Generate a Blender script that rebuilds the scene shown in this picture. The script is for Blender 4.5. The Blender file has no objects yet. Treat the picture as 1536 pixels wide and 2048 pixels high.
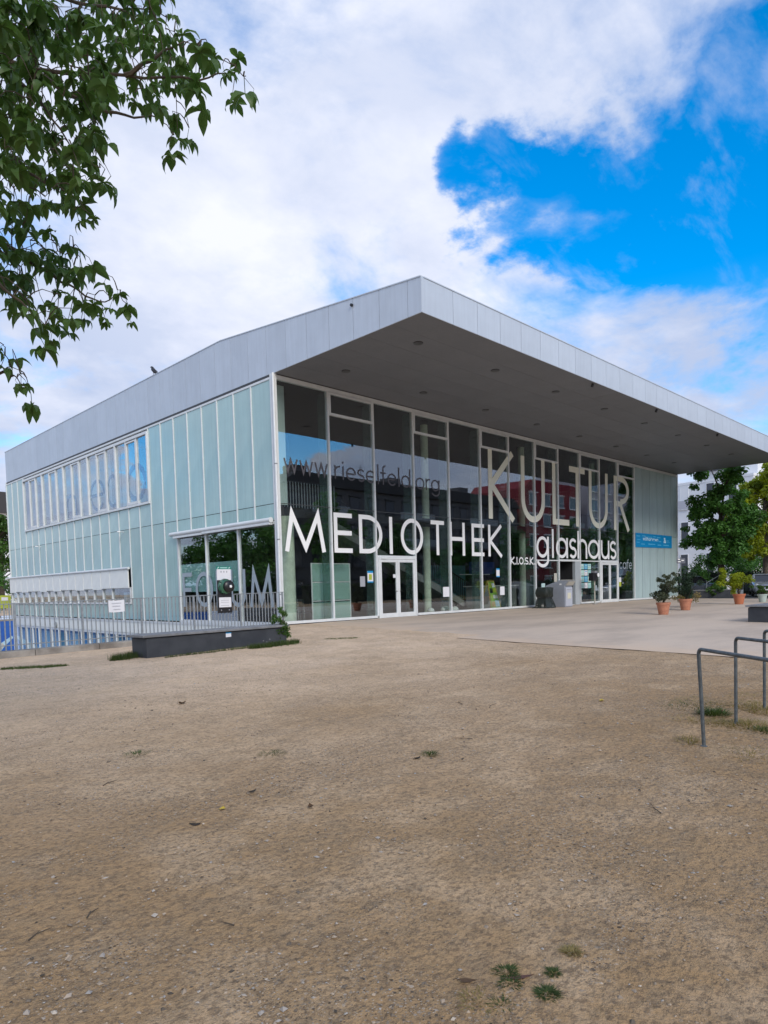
import bpy, bmesh, math, random
import numpy as np
from mathutils import Vector, Matrix, Euler
R = math.radians
S = bpy.context.scene
COL = S.collection
random.seed(11)
RNG = np.random.default_rng(11)

# ------------------------------------------------------------------ camera
FPX, U0, V0 = 1343.427, 813.064, 1245.925        # in pixels of a 1536 x 2048 frame
CAM = Vector((-13.8475, -19.5442, 1.2561))
CROT = Euler((R(86.9025), R(1.41689), R(-45.9231)), 'XYZ')
cam = bpy.data.cameras.new('camera')
camo = bpy.data.objects.new('camera', cam)
COL.objects.link(camo)
camo.location = CAM
camo.rotation_euler = CROT
cam.sensor_fit = 'HORIZONTAL'
cam.sensor_width = 36
cam.lens = FPX / 1536 * 36
cam.shift_x = (768 - U0) / 1536
cam.shift_y = (V0 - 1024) / 1536
cam.clip_start = .05
cam.clip_end = 3000
S.camera = camo
_RM = CROT.to_matrix()

def ray(u, v):
    d = _RM @ Vector(((u - U0) / FPX, -(v - V0) / FPX, -1))
    return d.normalized()

def at(u, v, dist):                               # point at a horizontal distance from the viewpoint
    d = ray(u, v)
    return CAM + d * (dist / math.hypot(d.x, d.y))

# ------------------------------------------------------------------ exposure, sky, sun
S.view_settings.view_transform = 'Standard'
S.view_settings.look = 'None'
S.view_settings.exposure = 0.60
S.view_settings.gamma = 1
S.view_settings.use_curve_mapping = False
S.render.engine = 'CYCLES'
S.cycles.max_bounces = 10
S.cycles.transparent_max_bounces = 24
S.cycles.glossy_bounces = 5
S.cycles.use_denoising = True

SUN_DIR = Vector((-0.30, -0.80, 0.56)).normalized()
W = bpy.data.worlds.new('World')
S.world = W
W.use_nodes = True
nt = W.node_tree
for n in list(nt.nodes):
    nt.nodes.remove(n)

def N(tree, typ, **kw):
    n = tree.nodes.new(typ)
    for k, v in kw.items():
        setattr(n, k, v)
    return n

def vmath(tree, op, a, b=None):
    n = N(tree, 'ShaderNodeVectorMath', operation=op)
    for i, x in enumerate((a, b)):
        if x is None: continue
        if hasattr(x, 'is_output'): tree.links.new(x, n.inputs[i])
        else: n.inputs[i].default_value = x
    return n.outputs['Value'] if op in ('DOT_PRODUCT', 'LENGTH') else n.outputs['Vector']

def fmath(tree, op, a, b=None, c=None, clamp=False):
    n = N(tree, 'ShaderNodeMath', operation=op, use_clamp=clamp)
    for i, x in enumerate((a, b, c)):
        if x is None: continue
        if hasattr(x, 'is_output'): tree.links.new(x, n.inputs[i])
        else: n.inputs[i].default_value = x
    return n.outputs[0]

def maprange(tree, v, a, b, c=0., d=1., smooth=True):
    n = N(tree, 'ShaderNodeMapRange', interpolation_type='SMOOTHSTEP' if smooth else 'LINEAR')
    tree.links.new(v, n.inputs['Value'])
    for k, x in zip(('From Min', 'From Max', 'To Min', 'To Max'), (a, b, c, d)):
        n.inputs[k].default_value = x
    return n.outputs[0]

def mixcol(tree, f, a, b, mode='MIX'):
    n = N(tree, 'ShaderNodeMix', data_type='RGBA', blend_type=mode)
    n.clamp_factor = True
    for i, x in ((0, f), (6, a), (7, b)):
        if hasattr(x, 'is_output'): tree.links.new(x, n.inputs[i])
        elif i == 0: n.inputs[0].default_value = x
        else: n.inputs[i].default_value = (*x, 1) if len(x) == 3 else x
    return n.outputs[2]

def noise(tree, vec, scale, detail=6, rough=.55, dist=0., w=None):
    n = N(tree, 'ShaderNodeTexNoise')
    n.inputs['Scale'].default_value = scale
    n.inputs['Detail'].default_value = detail
    n.inputs['Roughness'].default_value = rough
    n.inputs['Distortion'].default_value = dist
    if vec is not None: tree.links.new(vec, n.inputs['Vector'])
    return n.outputs['Fac']

sky = N(nt, 'ShaderNodeTexSky', sky_type='NISHITA')
sky.sun_disc = False
sky.sun_elevation = math.asin(SUN_DIR.z)
sky.sun_rotation = math.atan2(SUN_DIR.x, SUN_DIR.y)
sky.air_density = 1.0
sky.dust_density = .6
sky.ozone_density = 2.0
hs = N(nt, 'ShaderNodeHueSaturation')
hs.inputs['Saturation'].default_value = 1.55
hs.inputs['Value'].default_value = 1.75
nt.links.new(sky.outputs[0], hs.inputs['Color'])
tc = N(nt, 'ShaderNodeTexCoord')
D = tc.outputs['Generated']
sep = N(nt, 'ShaderNodeSeparateXYZ'); nt.links.new(D, sep.inputs[0])
zz = fmath(nt, 'MAXIMUM', sep.outputs[2], 0.0)
den = fmath(nt, 'ADD', zz, .22)
cmb = N(nt, 'ShaderNodeCombineXYZ')
nt.links.new(fmath(nt, 'DIVIDE', sep.outputs[0], den), cmb.inputs[0])
nt.links.new(fmath(nt, 'DIVIDE', sep.outputs[1], den), cmb.inputs[1])
Pn = cmb.outputs[0]
n1 = noise(nt, Pn, 2.1, 12, .58, .35)
n3 = noise(nt, vmath(nt, 'ADD', Pn, (7.3, 2.1, .4)), .9, 4, .5)
n4 = noise(nt, vmath(nt, 'ADD', Pn, (1.7, 9.1, .4)), 5.5, 9, .6, .2)
dens = fmath(nt, 'ADD', fmath(nt, 'MULTIPLY', fmath(nt, 'SUBTRACT', n1, .5), 1.35), fmath(nt, 'MULTIPLY', fmath(nt, 'SUBTRACT', n3, .5), .5))
dens = fmath(nt, 'ADD', dens, fmath(nt, 'MULTIPLY', fmath(nt, 'SUBTRACT', n4, .5), .35))
wn = N(nt, 'ShaderNodeTexNoise')
wn.inputs['Scale'].default_value = 2.6; wn.inputs['Detail'].default_value = 9; wn.inputs['Roughness'].default_value = .58
nt.links.new(Pn, wn.inputs['Vector'])
DW = vmath(nt, 'NORMALIZE', vmath(nt, 'ADD', D, vmath(nt, 'MULTIPLY', vmath(nt, 'SUBTRACT', wn.outputs['Color'], (.5, .5, .5)), (.42, .42, .30))))
hole = None
def cap(d, rad, soft=.85, D=None):
    d = Vector(d).normalized()
    return maprange(nt, vmath(nt, 'DOT_PRODUCT', DW if D is None else D, tuple(d)), math.cos(R(rad * (1 + soft))), math.cos(R(rad * (1 - soft))))
caps = [(ray(965, 335), 1.9), (ray(1060, 345), 2.5), (ray(1165, 380), 3.2), (ray(1270, 400), 3.9), (ray(1390, 375), 4.4), (ray(1490, 350), 4.8), (ray(1510, 470), 3.4),
        (ray(1400, 480), 2.6), (ray(1570, 180), 3.0), (ray(1690, 350), 8)]
m = ray(560, 895); caps.append((Vector((m.x, -m.y, m.z)), 2.2))
m = ray(296, 880); caps.append((Vector((-m.x, m.y, m.z)), 1.8))
caps.append((Vector((-.7, -.2, .8)), 9)); caps.append((Vector((.2, -.9, .75)), 10)); caps.append((Vector((-.5, .75, .9)), 8))
for d_, r_ in caps:
    c_ = cap(d_, r_)
    hole = c_ if hole is None else fmath(nt, 'MAXIMUM', hole, c_)
dens2 = fmath(nt, 'SUBTRACT', fmath(nt, 'ADD', dens, .26), fmath(nt, 'MULTIPLY', hole, .52))
mask = maprange(nt, dens2, -.17, .29)
wp = N(nt, 'ShaderNodeMapping'); wp.inputs['Scale'].default_value = (1.1, 2.6, 1); wp.inputs['Rotation'].default_value = (0, 0, .5); nt.links.new(Pn, wp.inputs[0])
mask = fmath(nt, 'MAXIMUM', mask, fmath(nt, 'MULTIPLY', maprange(nt, noise(nt, wp.outputs[0], 2.4, 9, .6, .3), .52, .80), .55))
n2 = noise(nt, vmath(nt, 'ADD', Pn, (3.1, 5.2, 0)), 1.5, 8, .55, .15)
sh = fmath(nt, 'ADD', n2, fmath(nt, 'MULTIPLY', fmath(nt, 'SUBTRACT', n4, .5), .35))
shade = maprange(nt, sh, .43, .78, smooth=False)
glow = cap((.50, .66, .56), 14, .95, D)
shade = fmath(nt, 'ADD', shade, fmath(nt, 'MULTIPLY', glow, .45), clamp=True)
K = 7.5
ccol = mixcol(nt, shade, (.46 * K, .545 * K, .75 * K), (.84 * K, .865 * K, .97 * K))
# thin rims let the blue through
final = mixcol(nt, mask, hs.outputs[0], ccol)
bg = N(nt, 'ShaderNodeBackground')
bg.inputs['Strength'].default_value = .1
nt.links.new(final, bg.inputs['Color'])
wo = N(nt, 'ShaderNodeOutputWorld')
nt.links.new(bg.outputs[0], wo.inputs['Surface'])

sl = bpy.data.lights.new('sun', 'SUN')
sl.energy = 1.4
sl.angle = R(24)
sl.color = (1, .93, .82)
so = bpy.data.objects.new('sun', sl)
COL.objects.link(so)
so.location = (0, 0, 60)
so.rotation_euler = SUN_DIR.to_track_quat('Z', 'Y').to_euler()

# ------------------------------------------------------------------ materials
MATS = {}
def mat(name, col, rough=.6, metal=0., spec=.5, var=0., vscale=4., bump=0., bscale=40., col2=None, coat=0., emit=None, coords='Object', detail=5):
    if name in MATS: return MATS[name]
    m = bpy.data.materials.new(name)
    m.use_nodes = True
    t = m.node_tree
    b = t.nodes['Principled BSDF']
    b.inputs['Base Color'].default_value = (*col, 1)
    b.inputs['Roughness'].default_value = rough
    b.inputs['Metallic'].default_value = metal
    b.inputs['Specular IOR Level'].default_value = spec
    b.inputs['Coat Weight'].default_value = coat
    c = N(t, 'ShaderNodeTexCoord').outputs[coords]
    if col2 is None and var: col2 = tuple(x * (1 - var) for x in col)
    if col2 is not None:
        f = maprange(t, noise(t, c, vscale, detail, .6), .35, .65)
        t.links.new(mixcol(t, f, col, col2), b.inputs['Base Color'])
    if bump:
        bn = N(t, 'ShaderNodeBump')
        bn.inputs['Strength'].default_value = bump
        bn.inputs['Distance'].default_value = .02
        t.links.new(noise(t, c, bscale, 4, .6), bn.inputs['Height'])
        t.links.new(bn.outputs[0], b.inputs['Normal'])
    MATS[name] = m
    return m

def vary(m, amt, streak=0.):
    t = m.node_tree; b = t.nodes['Principled BSDF']; k = b.inputs['Base Color']
    oi = N(t, 'ShaderNodeObjectInfo')
    f = maprange(t, oi.outputs['Random'], 0, 1, 1 - amt, 1 + amt, smooth=False)
    if streak:
        c = N(t, 'ShaderNodeTexCoord').outputs['Object']
        mp = N(t, 'ShaderNodeMapping'); mp.inputs['Scale'].default_value = (9, 9, .5); t.links.new(c, mp.inputs[0])
        va = N(t, 'ShaderNodeVectorMath', operation='ADD'); t.links.new(mp.outputs[0], va.inputs[0])
        cb_ = N(t, 'ShaderNodeCombineXYZ'); t.links.new(fmath(t, 'MULTIPLY', oi.outputs['Random'], 40.), cb_.inputs[0]); t.links.new(cb_.outputs[0], va.inputs[1])
        f = fmath(t, 'MULTIPLY', f, maprange(t, noise(t, va.outputs[0], 1.0, 5, .6), .3, .75, 1 + streak * .4, 1 - streak))
    cm = N(t, 'ShaderNodeVectorMath', operation='SCALE')
    if k.is_linked: t.links.new(k.links[0].from_socket, cm.inputs[0])
    else: cm.inputs[0].default_value = tuple(k.default_value)[:3]
    t.links.new(f, cm.inputs['Scale']); t.links.new(cm.outputs[0], k)
    return m

def glass(name, tint, f0=.1, rough=0.0, diffuse=None, dmix=0.):
    m = bpy.data.materials.new(name); m.use_nodes = True
    t = m.node_tree
    for n in list(t.nodes): t.nodes.remove(n)
    tr = N(t, 'ShaderNodeBsdfTransparent'); tr.inputs[0].default_value = (*tint, 1)
    gl = N(t, 'ShaderNodeBsdfGlossy'); gl.inputs['Roughness'].default_value = rough
    gl.inputs['Color'].default_value = (.94, .96, 1, 1)
    ge = N(t, 'ShaderNodeNewGeometry')
    cs = fmath(t, 'ABSOLUTE', vmath(t, 'DOT_PRODUCT', ge.outputs['Incoming'], ge.outputs['Normal']))
    fac = fmath(t, 'MULTIPLY_ADD', fmath(t, 'POWER', fmath(t, 'SUBTRACT', 1., cs), 5.), 1 - f0, f0)
    # faint waviness of large panes
    bn = N(t, 'ShaderNodeBump'); bn.inputs['Strength'].default_value = .035; bn.inputs['Distance'].default_value = .02
    c = N(t, 'ShaderNodeTexCoord').outputs['Object']
    t.links.new(noise(t, c, .9, 2, .5), bn.inputs['Height'])
    t.links.new(bn.outputs[0], gl.inputs['Normal'])
    base = tr.outputs[0]
    if diffuse:
        df = N(t, 'ShaderNodeBsdfDiffuse'); df.inputs[0].default_value = (*diffuse, 1)
        tl = N(t, 'ShaderNodeBsdfTranslucent'); tl.inputs[0].default_value = (*diffuse, 1)
        a = N(t, 'ShaderNodeMixShader'); a.inputs[0].default_value = .45
        t.links.new(df.outputs[0], a.inputs[1]); t.links.new(tl.outputs[0], a.inputs[2])
        b = N(t, 'ShaderNodeMixShader'); b.inputs[0].default_value = dmix
        t.links.new(base, b.inputs[1]); t.links.new(a.outputs[0], b.inputs[2])
        base = b.outputs[0]
    mx = N(t, 'ShaderNodeMixShader')
    t.links.new(fac, mx.inputs[0]); t.links.new(base, mx.inputs[1]); t.links.new(gl.outputs[0], mx.inputs[2])
    o = N(t, 'ShaderNodeOutputMaterial'); t.links.new(mx.outputs[0], o.inputs[0])
    MATS[name] = m
    return m

def leafmat(name, c1, c2, trans=.35, rough=.45, pale=None):
    m = bpy.data.materials.new(name); m.use_nodes = True
    t = m.node_tree
    b = t.nodes['Principled BSDF']
    g = N(t, 'ShaderNodeNewGeometry')
    col = mixcol(t, g.outputs['Random Per Island'], c1, c2)
    c = N(t, 'ShaderNodeTexCoord').outputs['Object']
    f = maprange(t, noise(t, c, .7, 3, .5), .4, .65)
    col = mixcol(t, f, col, tuple(x * 1.5 for x in c2) if pale is None else pale)
    t.links.new(col, b.inputs['Base Color'])
    b.inputs['Roughness'].default_value = rough
    b.inputs['Specular IOR Level'].default_value = .35
    tl = N(t, 'ShaderNodeBsdfTranslucent')
    t.links.new(mixcol(t, .6, col, (c2[0] * 2.2, c2[1] * 2.2, c2[2] * .8)), tl.inputs[0])
    mx = N(t, 'ShaderNodeMixShader'); mx.inputs[0].default_value = trans
    o = t.nodes['Material Output']
    t.links.new(b.outputs[0], mx.inputs[1]); t.links.new(tl.outputs[0], mx.inputs[2]); t.links.new(mx.outputs[0], o.inputs[0])
    MATS[name] = m
    return m

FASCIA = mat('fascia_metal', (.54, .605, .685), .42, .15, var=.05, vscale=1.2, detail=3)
FASBACK = mat('fascia_backing', (.50, .54, .60), .6)
ALU = mat('aluminium', (.76, .79, .80), .42, .1, var=.08, vscale=3)
ALUD = mat('dark_joint', (.05, .055, .06), .6)  # joints and panel backing, dark in their own colour
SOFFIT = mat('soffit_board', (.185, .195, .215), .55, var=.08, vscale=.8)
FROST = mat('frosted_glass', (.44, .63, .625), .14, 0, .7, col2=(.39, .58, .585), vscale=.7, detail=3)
def add_translucent(m, f, c):
    t = m.node_tree; b = t.nodes['Principled BSDF']; o = t.nodes['Material Output']
    tl = N(t, 'ShaderNodeBsdfTranslucent'); tl.inputs[0].default_value = (*c, 1)
    mx = N(t, 'ShaderNodeMixShader'); mx.inputs[0].default_value = f
    t.links.new(b.outputs[0], mx.inputs[1]); t.links.new(tl.outputs[0], mx.inputs[2]); t.links.new(mx.outputs[0], o.inputs[0])
add_translucent(FROST, .05, (.75, .9, .9))
vary(FASCIA, .03, .05)
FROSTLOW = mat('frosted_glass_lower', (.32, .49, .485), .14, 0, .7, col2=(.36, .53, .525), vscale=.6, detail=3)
FROSTR = mat('frosted_glass_end_bay', (.42, .54, .55), .35, 0, .5, col2=(.39, .50, .52), vscale=.7)
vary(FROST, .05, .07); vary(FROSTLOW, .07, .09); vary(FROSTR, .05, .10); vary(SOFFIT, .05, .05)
FILM = mat('frosted_film', (.36, .58, .56), .4, col2=(.42, .64, .62), vscale=1.5)
PANE = glass('clear_glass', (.93, .97, .955), .15)
PANEL_ = glass('reflective_glass', (.84, .9, .9), .26)
PANEB = glass('basement_glass', (.95, .97, .97), .02)
FIN = glass('green_glass_fin', (.74, .86, .82), .03, diffuse=(.30, .42, .40), dmix=.28)
GSCREEN = glass('frosted_screen_glass', (.5, .7, .66), .05, .25, diffuse=(.62, .86, .80), dmix=.85)
WHITE = mat('white_paint', (.86, .87, .88), .5)
CREAM = mat('cream_letter_film', (.76, .76, .64), .5)
GREYL = mat('grey_letter_film', (.34, .40, .44), .5)
ETCH = mat('dark_etched_letter', (.085, .082, .095), .6)
PALE = glass('pale_letter_film', (.85, .9, .95), .0, diffuse=(.7, .76, .82), dmix=.09)
BLIND = mat('white_blind', (.84, .86, .83), .55, var=.05, vscale=2)
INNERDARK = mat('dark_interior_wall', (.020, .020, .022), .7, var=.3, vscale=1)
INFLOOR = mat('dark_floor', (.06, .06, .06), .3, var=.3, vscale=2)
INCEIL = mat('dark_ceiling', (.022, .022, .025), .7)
COLUMN = mat('concrete_column', (.68, .76, .62), .75, var=.2, vscale=3, bump=.1)
STEELB = mat('black_steel', (.02, .02, .022), .45, .2)
CHROME = mat('chrome', (.7, .7, .72), .15, 1.)
STAIRG = mat('stair_plaster', (.42, .42, .41), .8, var=.15)
CURTAIN = mat('white_curtain', (.62, .66, .70), .8, var=.15, vscale=2)
GALV = mat('galvanised_steel', (.33, .36, .38), .45, .45, var=.25, vscale=14)
RACK = mat('weathered_rack_steel', (.13, .15, .16), .5, .4, var=.35, vscale=18)
BENCHD = mat('dark_stone', (.030, .034, .042), .55, col2=(.045, .05, .058), vscale=2.5, bump=.08)
SLAB = mat('grey_slab', (.22, .225, .235), .7, var=.3, vscale=5, bump=.1)
CONC = mat('concrete', (.36, .33, .29), .85, col2=(.17, .15, .13), vscale=1.3, bump=.2, bscale=25)
TERRA = mat('terracotta', (.50, .21, .12), .75, col2=(.40, .16, .095), vscale=9)
TERRA2 = mat('orange_plastic', (.46, .15, .07), .5)
SOIL = mat('potting_soil', (.03, .022, .015), .95)
ZINC = mat('pale_green_planter', (.42, .50, .46), .5)
CYAN = mat('cyan_banner', (.0, .26, .58), .5)
CYANW = mat('banner_print', (.55, .78, .92), .5)
CYANL = mat('banner_small_print', (.12, .50, .80), .5)
PAPER = mat('paper', (.74, .75, .79), .8, var=.04)
PRINT = mat('grey_print', (.35, .36, .40), .8)
BLACKP = mat('black_plastic', (.012, .012, .014), .35)
DGREEN = mat('dark_green_plastic', (.02, .10, .055), .25, coat=.5)
MGREEN = mat('green_header', (.0, .22, .16), .5)
TARP = mat('dark_tarpaulin', (.018, .024, .02), .38, bump=.25, bscale=9)
TERM = mat('terminal_grey', (.34, .37, .43), .45, .1, var=.06)
TERML = mat('terminal_light_grey', (.48, .51, .58), .45, .1)
BEIGE = mat('beige_plastic', (.50, .48, .42), .5)
WOODY = mat('yellow_wood', (.52, .34, .10), .6, var=.2, vscale=12)
BARK = mat('bark', (.085, .065, .045), .9, col2=(.045, .036, .027), vscale=9, bump=.5, bscale=25)
BARKL = mat('pale_bark', (.16, .13, .10), .9, col2=(.09, .07, .05), vscale=7, bump=.4, bscale=20)
LEAFN = leafmat('near_leaf', (.022, .058, .022), (.045, .10, .030), .36, .42, pale=(.085, .15, .035))
LEAFD = leafmat('dark_leaf', (.026, .08, .015), (.062, .16, .028), .25, .5)
LEAFY = leafmat('yellow_green_leaf', (.20, .28, .014), (.36, .40, .022), .3, .5, pale=(.13, .18, .02))
LEAFM = leafmat('mid_leaf', (.035, .08, .015), (.06, .13, .022), .28, .5)
HEDGE = leafmat('hedge_leaf', (.015, .032, .012), (.028, .05, .016), .2, .6)
CONIF = leafmat('conifer_leaf', (.020, .045, .026), (.035, .065, .036), .15, .6)
OLEA = leafmat('olive_leaf', (.055, .07, .04), (.085, .10, .06), .2, .6)
GRASS = leafmat('grass_blade', (.028, .052, .012), (.055, .082, .020), .3, .6)
DRYG = leafmat('dry_grass_blade', (.17, .14, .05), (.24, .19, .08), .3, .7)
BLUEW = mat('blue_mural_paint', (.015, .09, .40), .6, col2=(.02, .12, .45), vscale=1)
SKYB = mat('light_blue_paint', (.42, .62, .76), .6, var=.15)
AQUA = mat('aqua_paint', (.34, .62, .72), .5, col2=(.50, .70, .76), vscale=1.2)
CARS = mat('silver_car_paint', (.42, .45, .52), .28, .6, coat=.6)
CARD = mat('black_car_paint', (.012, .013, .016), .2, .2, coat=.8)
CARGL = mat('car_glass', (.02, .022, .025), .06, 0, .8)
RUBBER = mat('rubber', (.02, .02, .02), .8)
LAMPG = mat('lamp_glass', (.55, .58, .58), .15, .2)
RENDERW = mat('white_render', (.84, .85, .87), .8, var=.04, vscale=.6)
WINDK = mat('window_dark', (.03, .035, .05), .1, 0, .7)
BLDARK = mat('dark_render', (.13, .125, .13), .8, var=.15, vscale=.5)
BLDROOF = mat('dark_roof', (.05, .048, .05), .8)
BLRED = mat('red_render', (.26, .018, .03), .75, var=.12, vscale=.6)
BLGREY = mat('pale_grey_render', (.42, .41, .46), .8, var=.1, vscale=.5)
YELLOWS = mat('yellow_green_sign', (.40, .46, .05), .5)
ASPH = mat('asphalt', (.055, .055, .058), .9, var=.2, vscale=3, bump=.2, bscale=80)
BLUEI = mat('blue_interior', (.015, .06, .30), .6)
TEALI = mat('teal_interior', (.12, .32, .33), .6)

# ------------------------------------------------------------------ mesh helpers
class MB:
    def __init__(s): s.v = []; s.f = []
    def add(s, vs, fs):
        o = len(s.v); s.v.extend([tuple(p) for p in vs]); s.f.extend([tuple(i + o for i in f) for f in fs]); return s
    def box(s, x0, x1, y0, y1, z0, z1):
        return s.add([(x0, y0, z0), (x1, y0, z0), (x1, y1, z0), (x0, y1, z0), (x0, y0, z1), (x1, y0, z1), (x1, y1, z1), (x0, y1, z1)],
                     [(0, 3, 2, 1), (4, 5, 6, 7), (0, 1, 5, 4), (1, 2, 6, 5), (2, 3, 7, 6), (3, 0, 4, 7)])
    def prism(s, poly, fn0, fn1):
        n = len(poly)
        s.add([fn0(*p) for p in poly] + [fn1(*p) for p in poly],
              [tuple(range(n))[::-1], tuple(range(n, 2 * n))] + [(i, (i + 1) % n, n + (i + 1) % n, n + i) for i in range(n)])
        return s
    def tube(s, pts, r, n=8, cap=True):
        pts = [Vector(p) for p in pts]
        rs = r if hasattr(r, '__len__') else [r] * len(pts)
        ring = []; up = None
        for i, p in enumerate(pts):
            t = (pts[min(i + 1, len(pts) - 1)] - pts[max(i - 1, 0)]).normalized()
            if up is None:
                up = Vector((0, 0, 1)) if abs(t.z) < .9 else Vector((1, 0, 0))
            a = t.cross(up)
            if a.length < 1e-4: a = t.cross(Vector((.3, 1, .2)))
            a.normalize(); b = a.cross(t).normalized(); up = b
            ring.append([p + (a * math.cos(k * 2 * math.pi / n) + b * math.sin(k * 2 * math.pi / n)) * rs[i] for k in range(n)])
        vs = [q for rg in ring for q in rg]; fs = []
        for i in range(len(pts) - 1):
            for k in range(n):
                fs.append((i * n + k, i * n + (k + 1) % n, (i + 1) * n + (k + 1) % n, (i + 1) * n + k))
        if cap:
            fs.append(tuple(range(n))[::-1]); fs.append(tuple((len(pts) - 1) * n + k for k in range(n)))
        return s.add(vs, fs)
    def lathe(s, prof, c=(0, 0, 0), n=20, axis='z'):
        vs = []; fs = []
        for (r, h) in prof:
            for k in range(n):
                a = 2 * math.pi * k / n
                p = (r * math.cos(a), r * math.sin(a), h)
                if axis == 'y': p = (p[0], p[2], p[1])
                if axis == 'x': p = (p[2], p[0], p[1])
                vs.append((c[0] + p[0], c[1] + p[1], c[2] + p[2]))
        for i in range(len(prof) - 1):
            for k in range(n):
                fs.append((i * n + k, i * n + (k + 1) % n, (i + 1) * n + (k + 1) % n, (i + 1) * n + k))
        fs.append(tuple(range(n))[::-1]); fs.append(tuple((len(prof) - 1) * n + k for k in range(n)))
        return s.add(vs, fs)
    def mesh(s, name, m, smooth=False, bevel=0.):
        me = bpy.data.meshes.new(name)
        me.from_pydata([tuple(v) for v in s.v], [], s.f)
        if bevel or smooth:
            bm = bmesh.new(); bm.from_mesh(me)
            bmesh.ops.recalc_face_normals(bm, faces=bm.faces)
            if bevel:
                es = [e for e in bm.edges if len(e.link_faces) == 2 and e.calc_face_angle(0) > .5]
                bmesh.ops.bevel(bm, geom=es, offset=bevel, segments=2, affect='EDGES', profile=.5)
            if smooth:
                for f in bm.faces: f.smooth = True
                for e in bm.edges:
                    if len(e.link_faces) == 2 and e.calc_face_angle(0) > R(38): e.smooth = False
            bm.to_mesh(me); bm.free()
        me.materials.append(m)
        return me

def link(name, me, parent=None, loc=(0, 0, 0), rot=(0, 0, 0)):
    o = bpy.data.objects.new(name, me)
    COL.objects.link(o)
    o.location = loc; o.rotation_euler = rot
    if parent is not None: o.parent = parent
    return o

def part(name, mb, m, parent=None, loc=(0, 0, 0), rot=(0, 0, 0), smooth=False, bevel=0.):
    return link(name, mb.mesh(name, m, smooth, bevel), parent, loc, rot)

_bc = {}
def bx(name, c, s, m, parent=None, rot=(0, 0, 0), bevel=0.):      # box part: centre, full size; alike boxes share one mesh
    key = (tuple(round(x, 4) for x in s), m.name, round(bevel, 4))
    if key not in _bc:
        a, b, d = s[0] / 2, s[1] / 2, s[2] / 2
        _bc[key] = MB().box(-a, a, -b, b, -d, d).mesh(name, m, False, bevel)
    return link(name, _bc[key], parent, c, rot)

def bb(name, x0, x1, y0, y1, z0, z1, m, parent=None, bevel=0.):
    return bx(name, ((x0 + x1) / 2, (y0 + y1) / 2, (z0 + z1) / 2), (x1 - x0, y1 - y0, z1 - z0), m, parent, bevel=bevel)

def tag(o, label=None, cat=None, group=None, kind=None):
    if label: o['label'] = label
    if cat: o['category'] = cat
    if group: o['group'] = group
    if kind: o['kind'] = kind
    return o

def thing(name, label, cat, loc=(0, 0, 0), rotz=0., group=None):
    o = bpy.data.objects.new(name, None)
    o.empty_display_size = .2
    COL.objects.link(o)
    o.location = loc; o.rotation_euler = (0, 0, rotz)
    return tag(o, label, cat, group)

def dup(root, loc, rotz=None, label=None, scale=None):
    r = root.copy(); COL.objects.link(r); r.location = loc
    if rotz is not None: r.rotation_euler = (0, 0, rotz)
    if scale: r.scale = scale
    if label: r['label'] = label
    for ch in list(root.children):
        c = ch.copy(); COL.objects.link(c); c.parent = r
        for g in ch.children:
            d = g.copy(); COL.objects.link(d); d.parent = c
    return r

def sst(x):
    x = min(1, max(0, x)); return x * x * (3 - 2 * x)

def zg(x, y):                                     # height of the ground
    z = .014 * min(x, 0) + .010 * min(y + 2, 0)
    z -= .15 * sst((-x - 2.5) / 3) * sst((y + 4.6) / 2.4)
    return z

def onground(u, v):
    d = ray(u, v); z = 0
    for _ in range(40):
        t = (z - CAM.z) / d.z; p = CAM + d * t; z = zg(p.x, p.y)
    return Vector((p.x, p.y, z))

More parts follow.
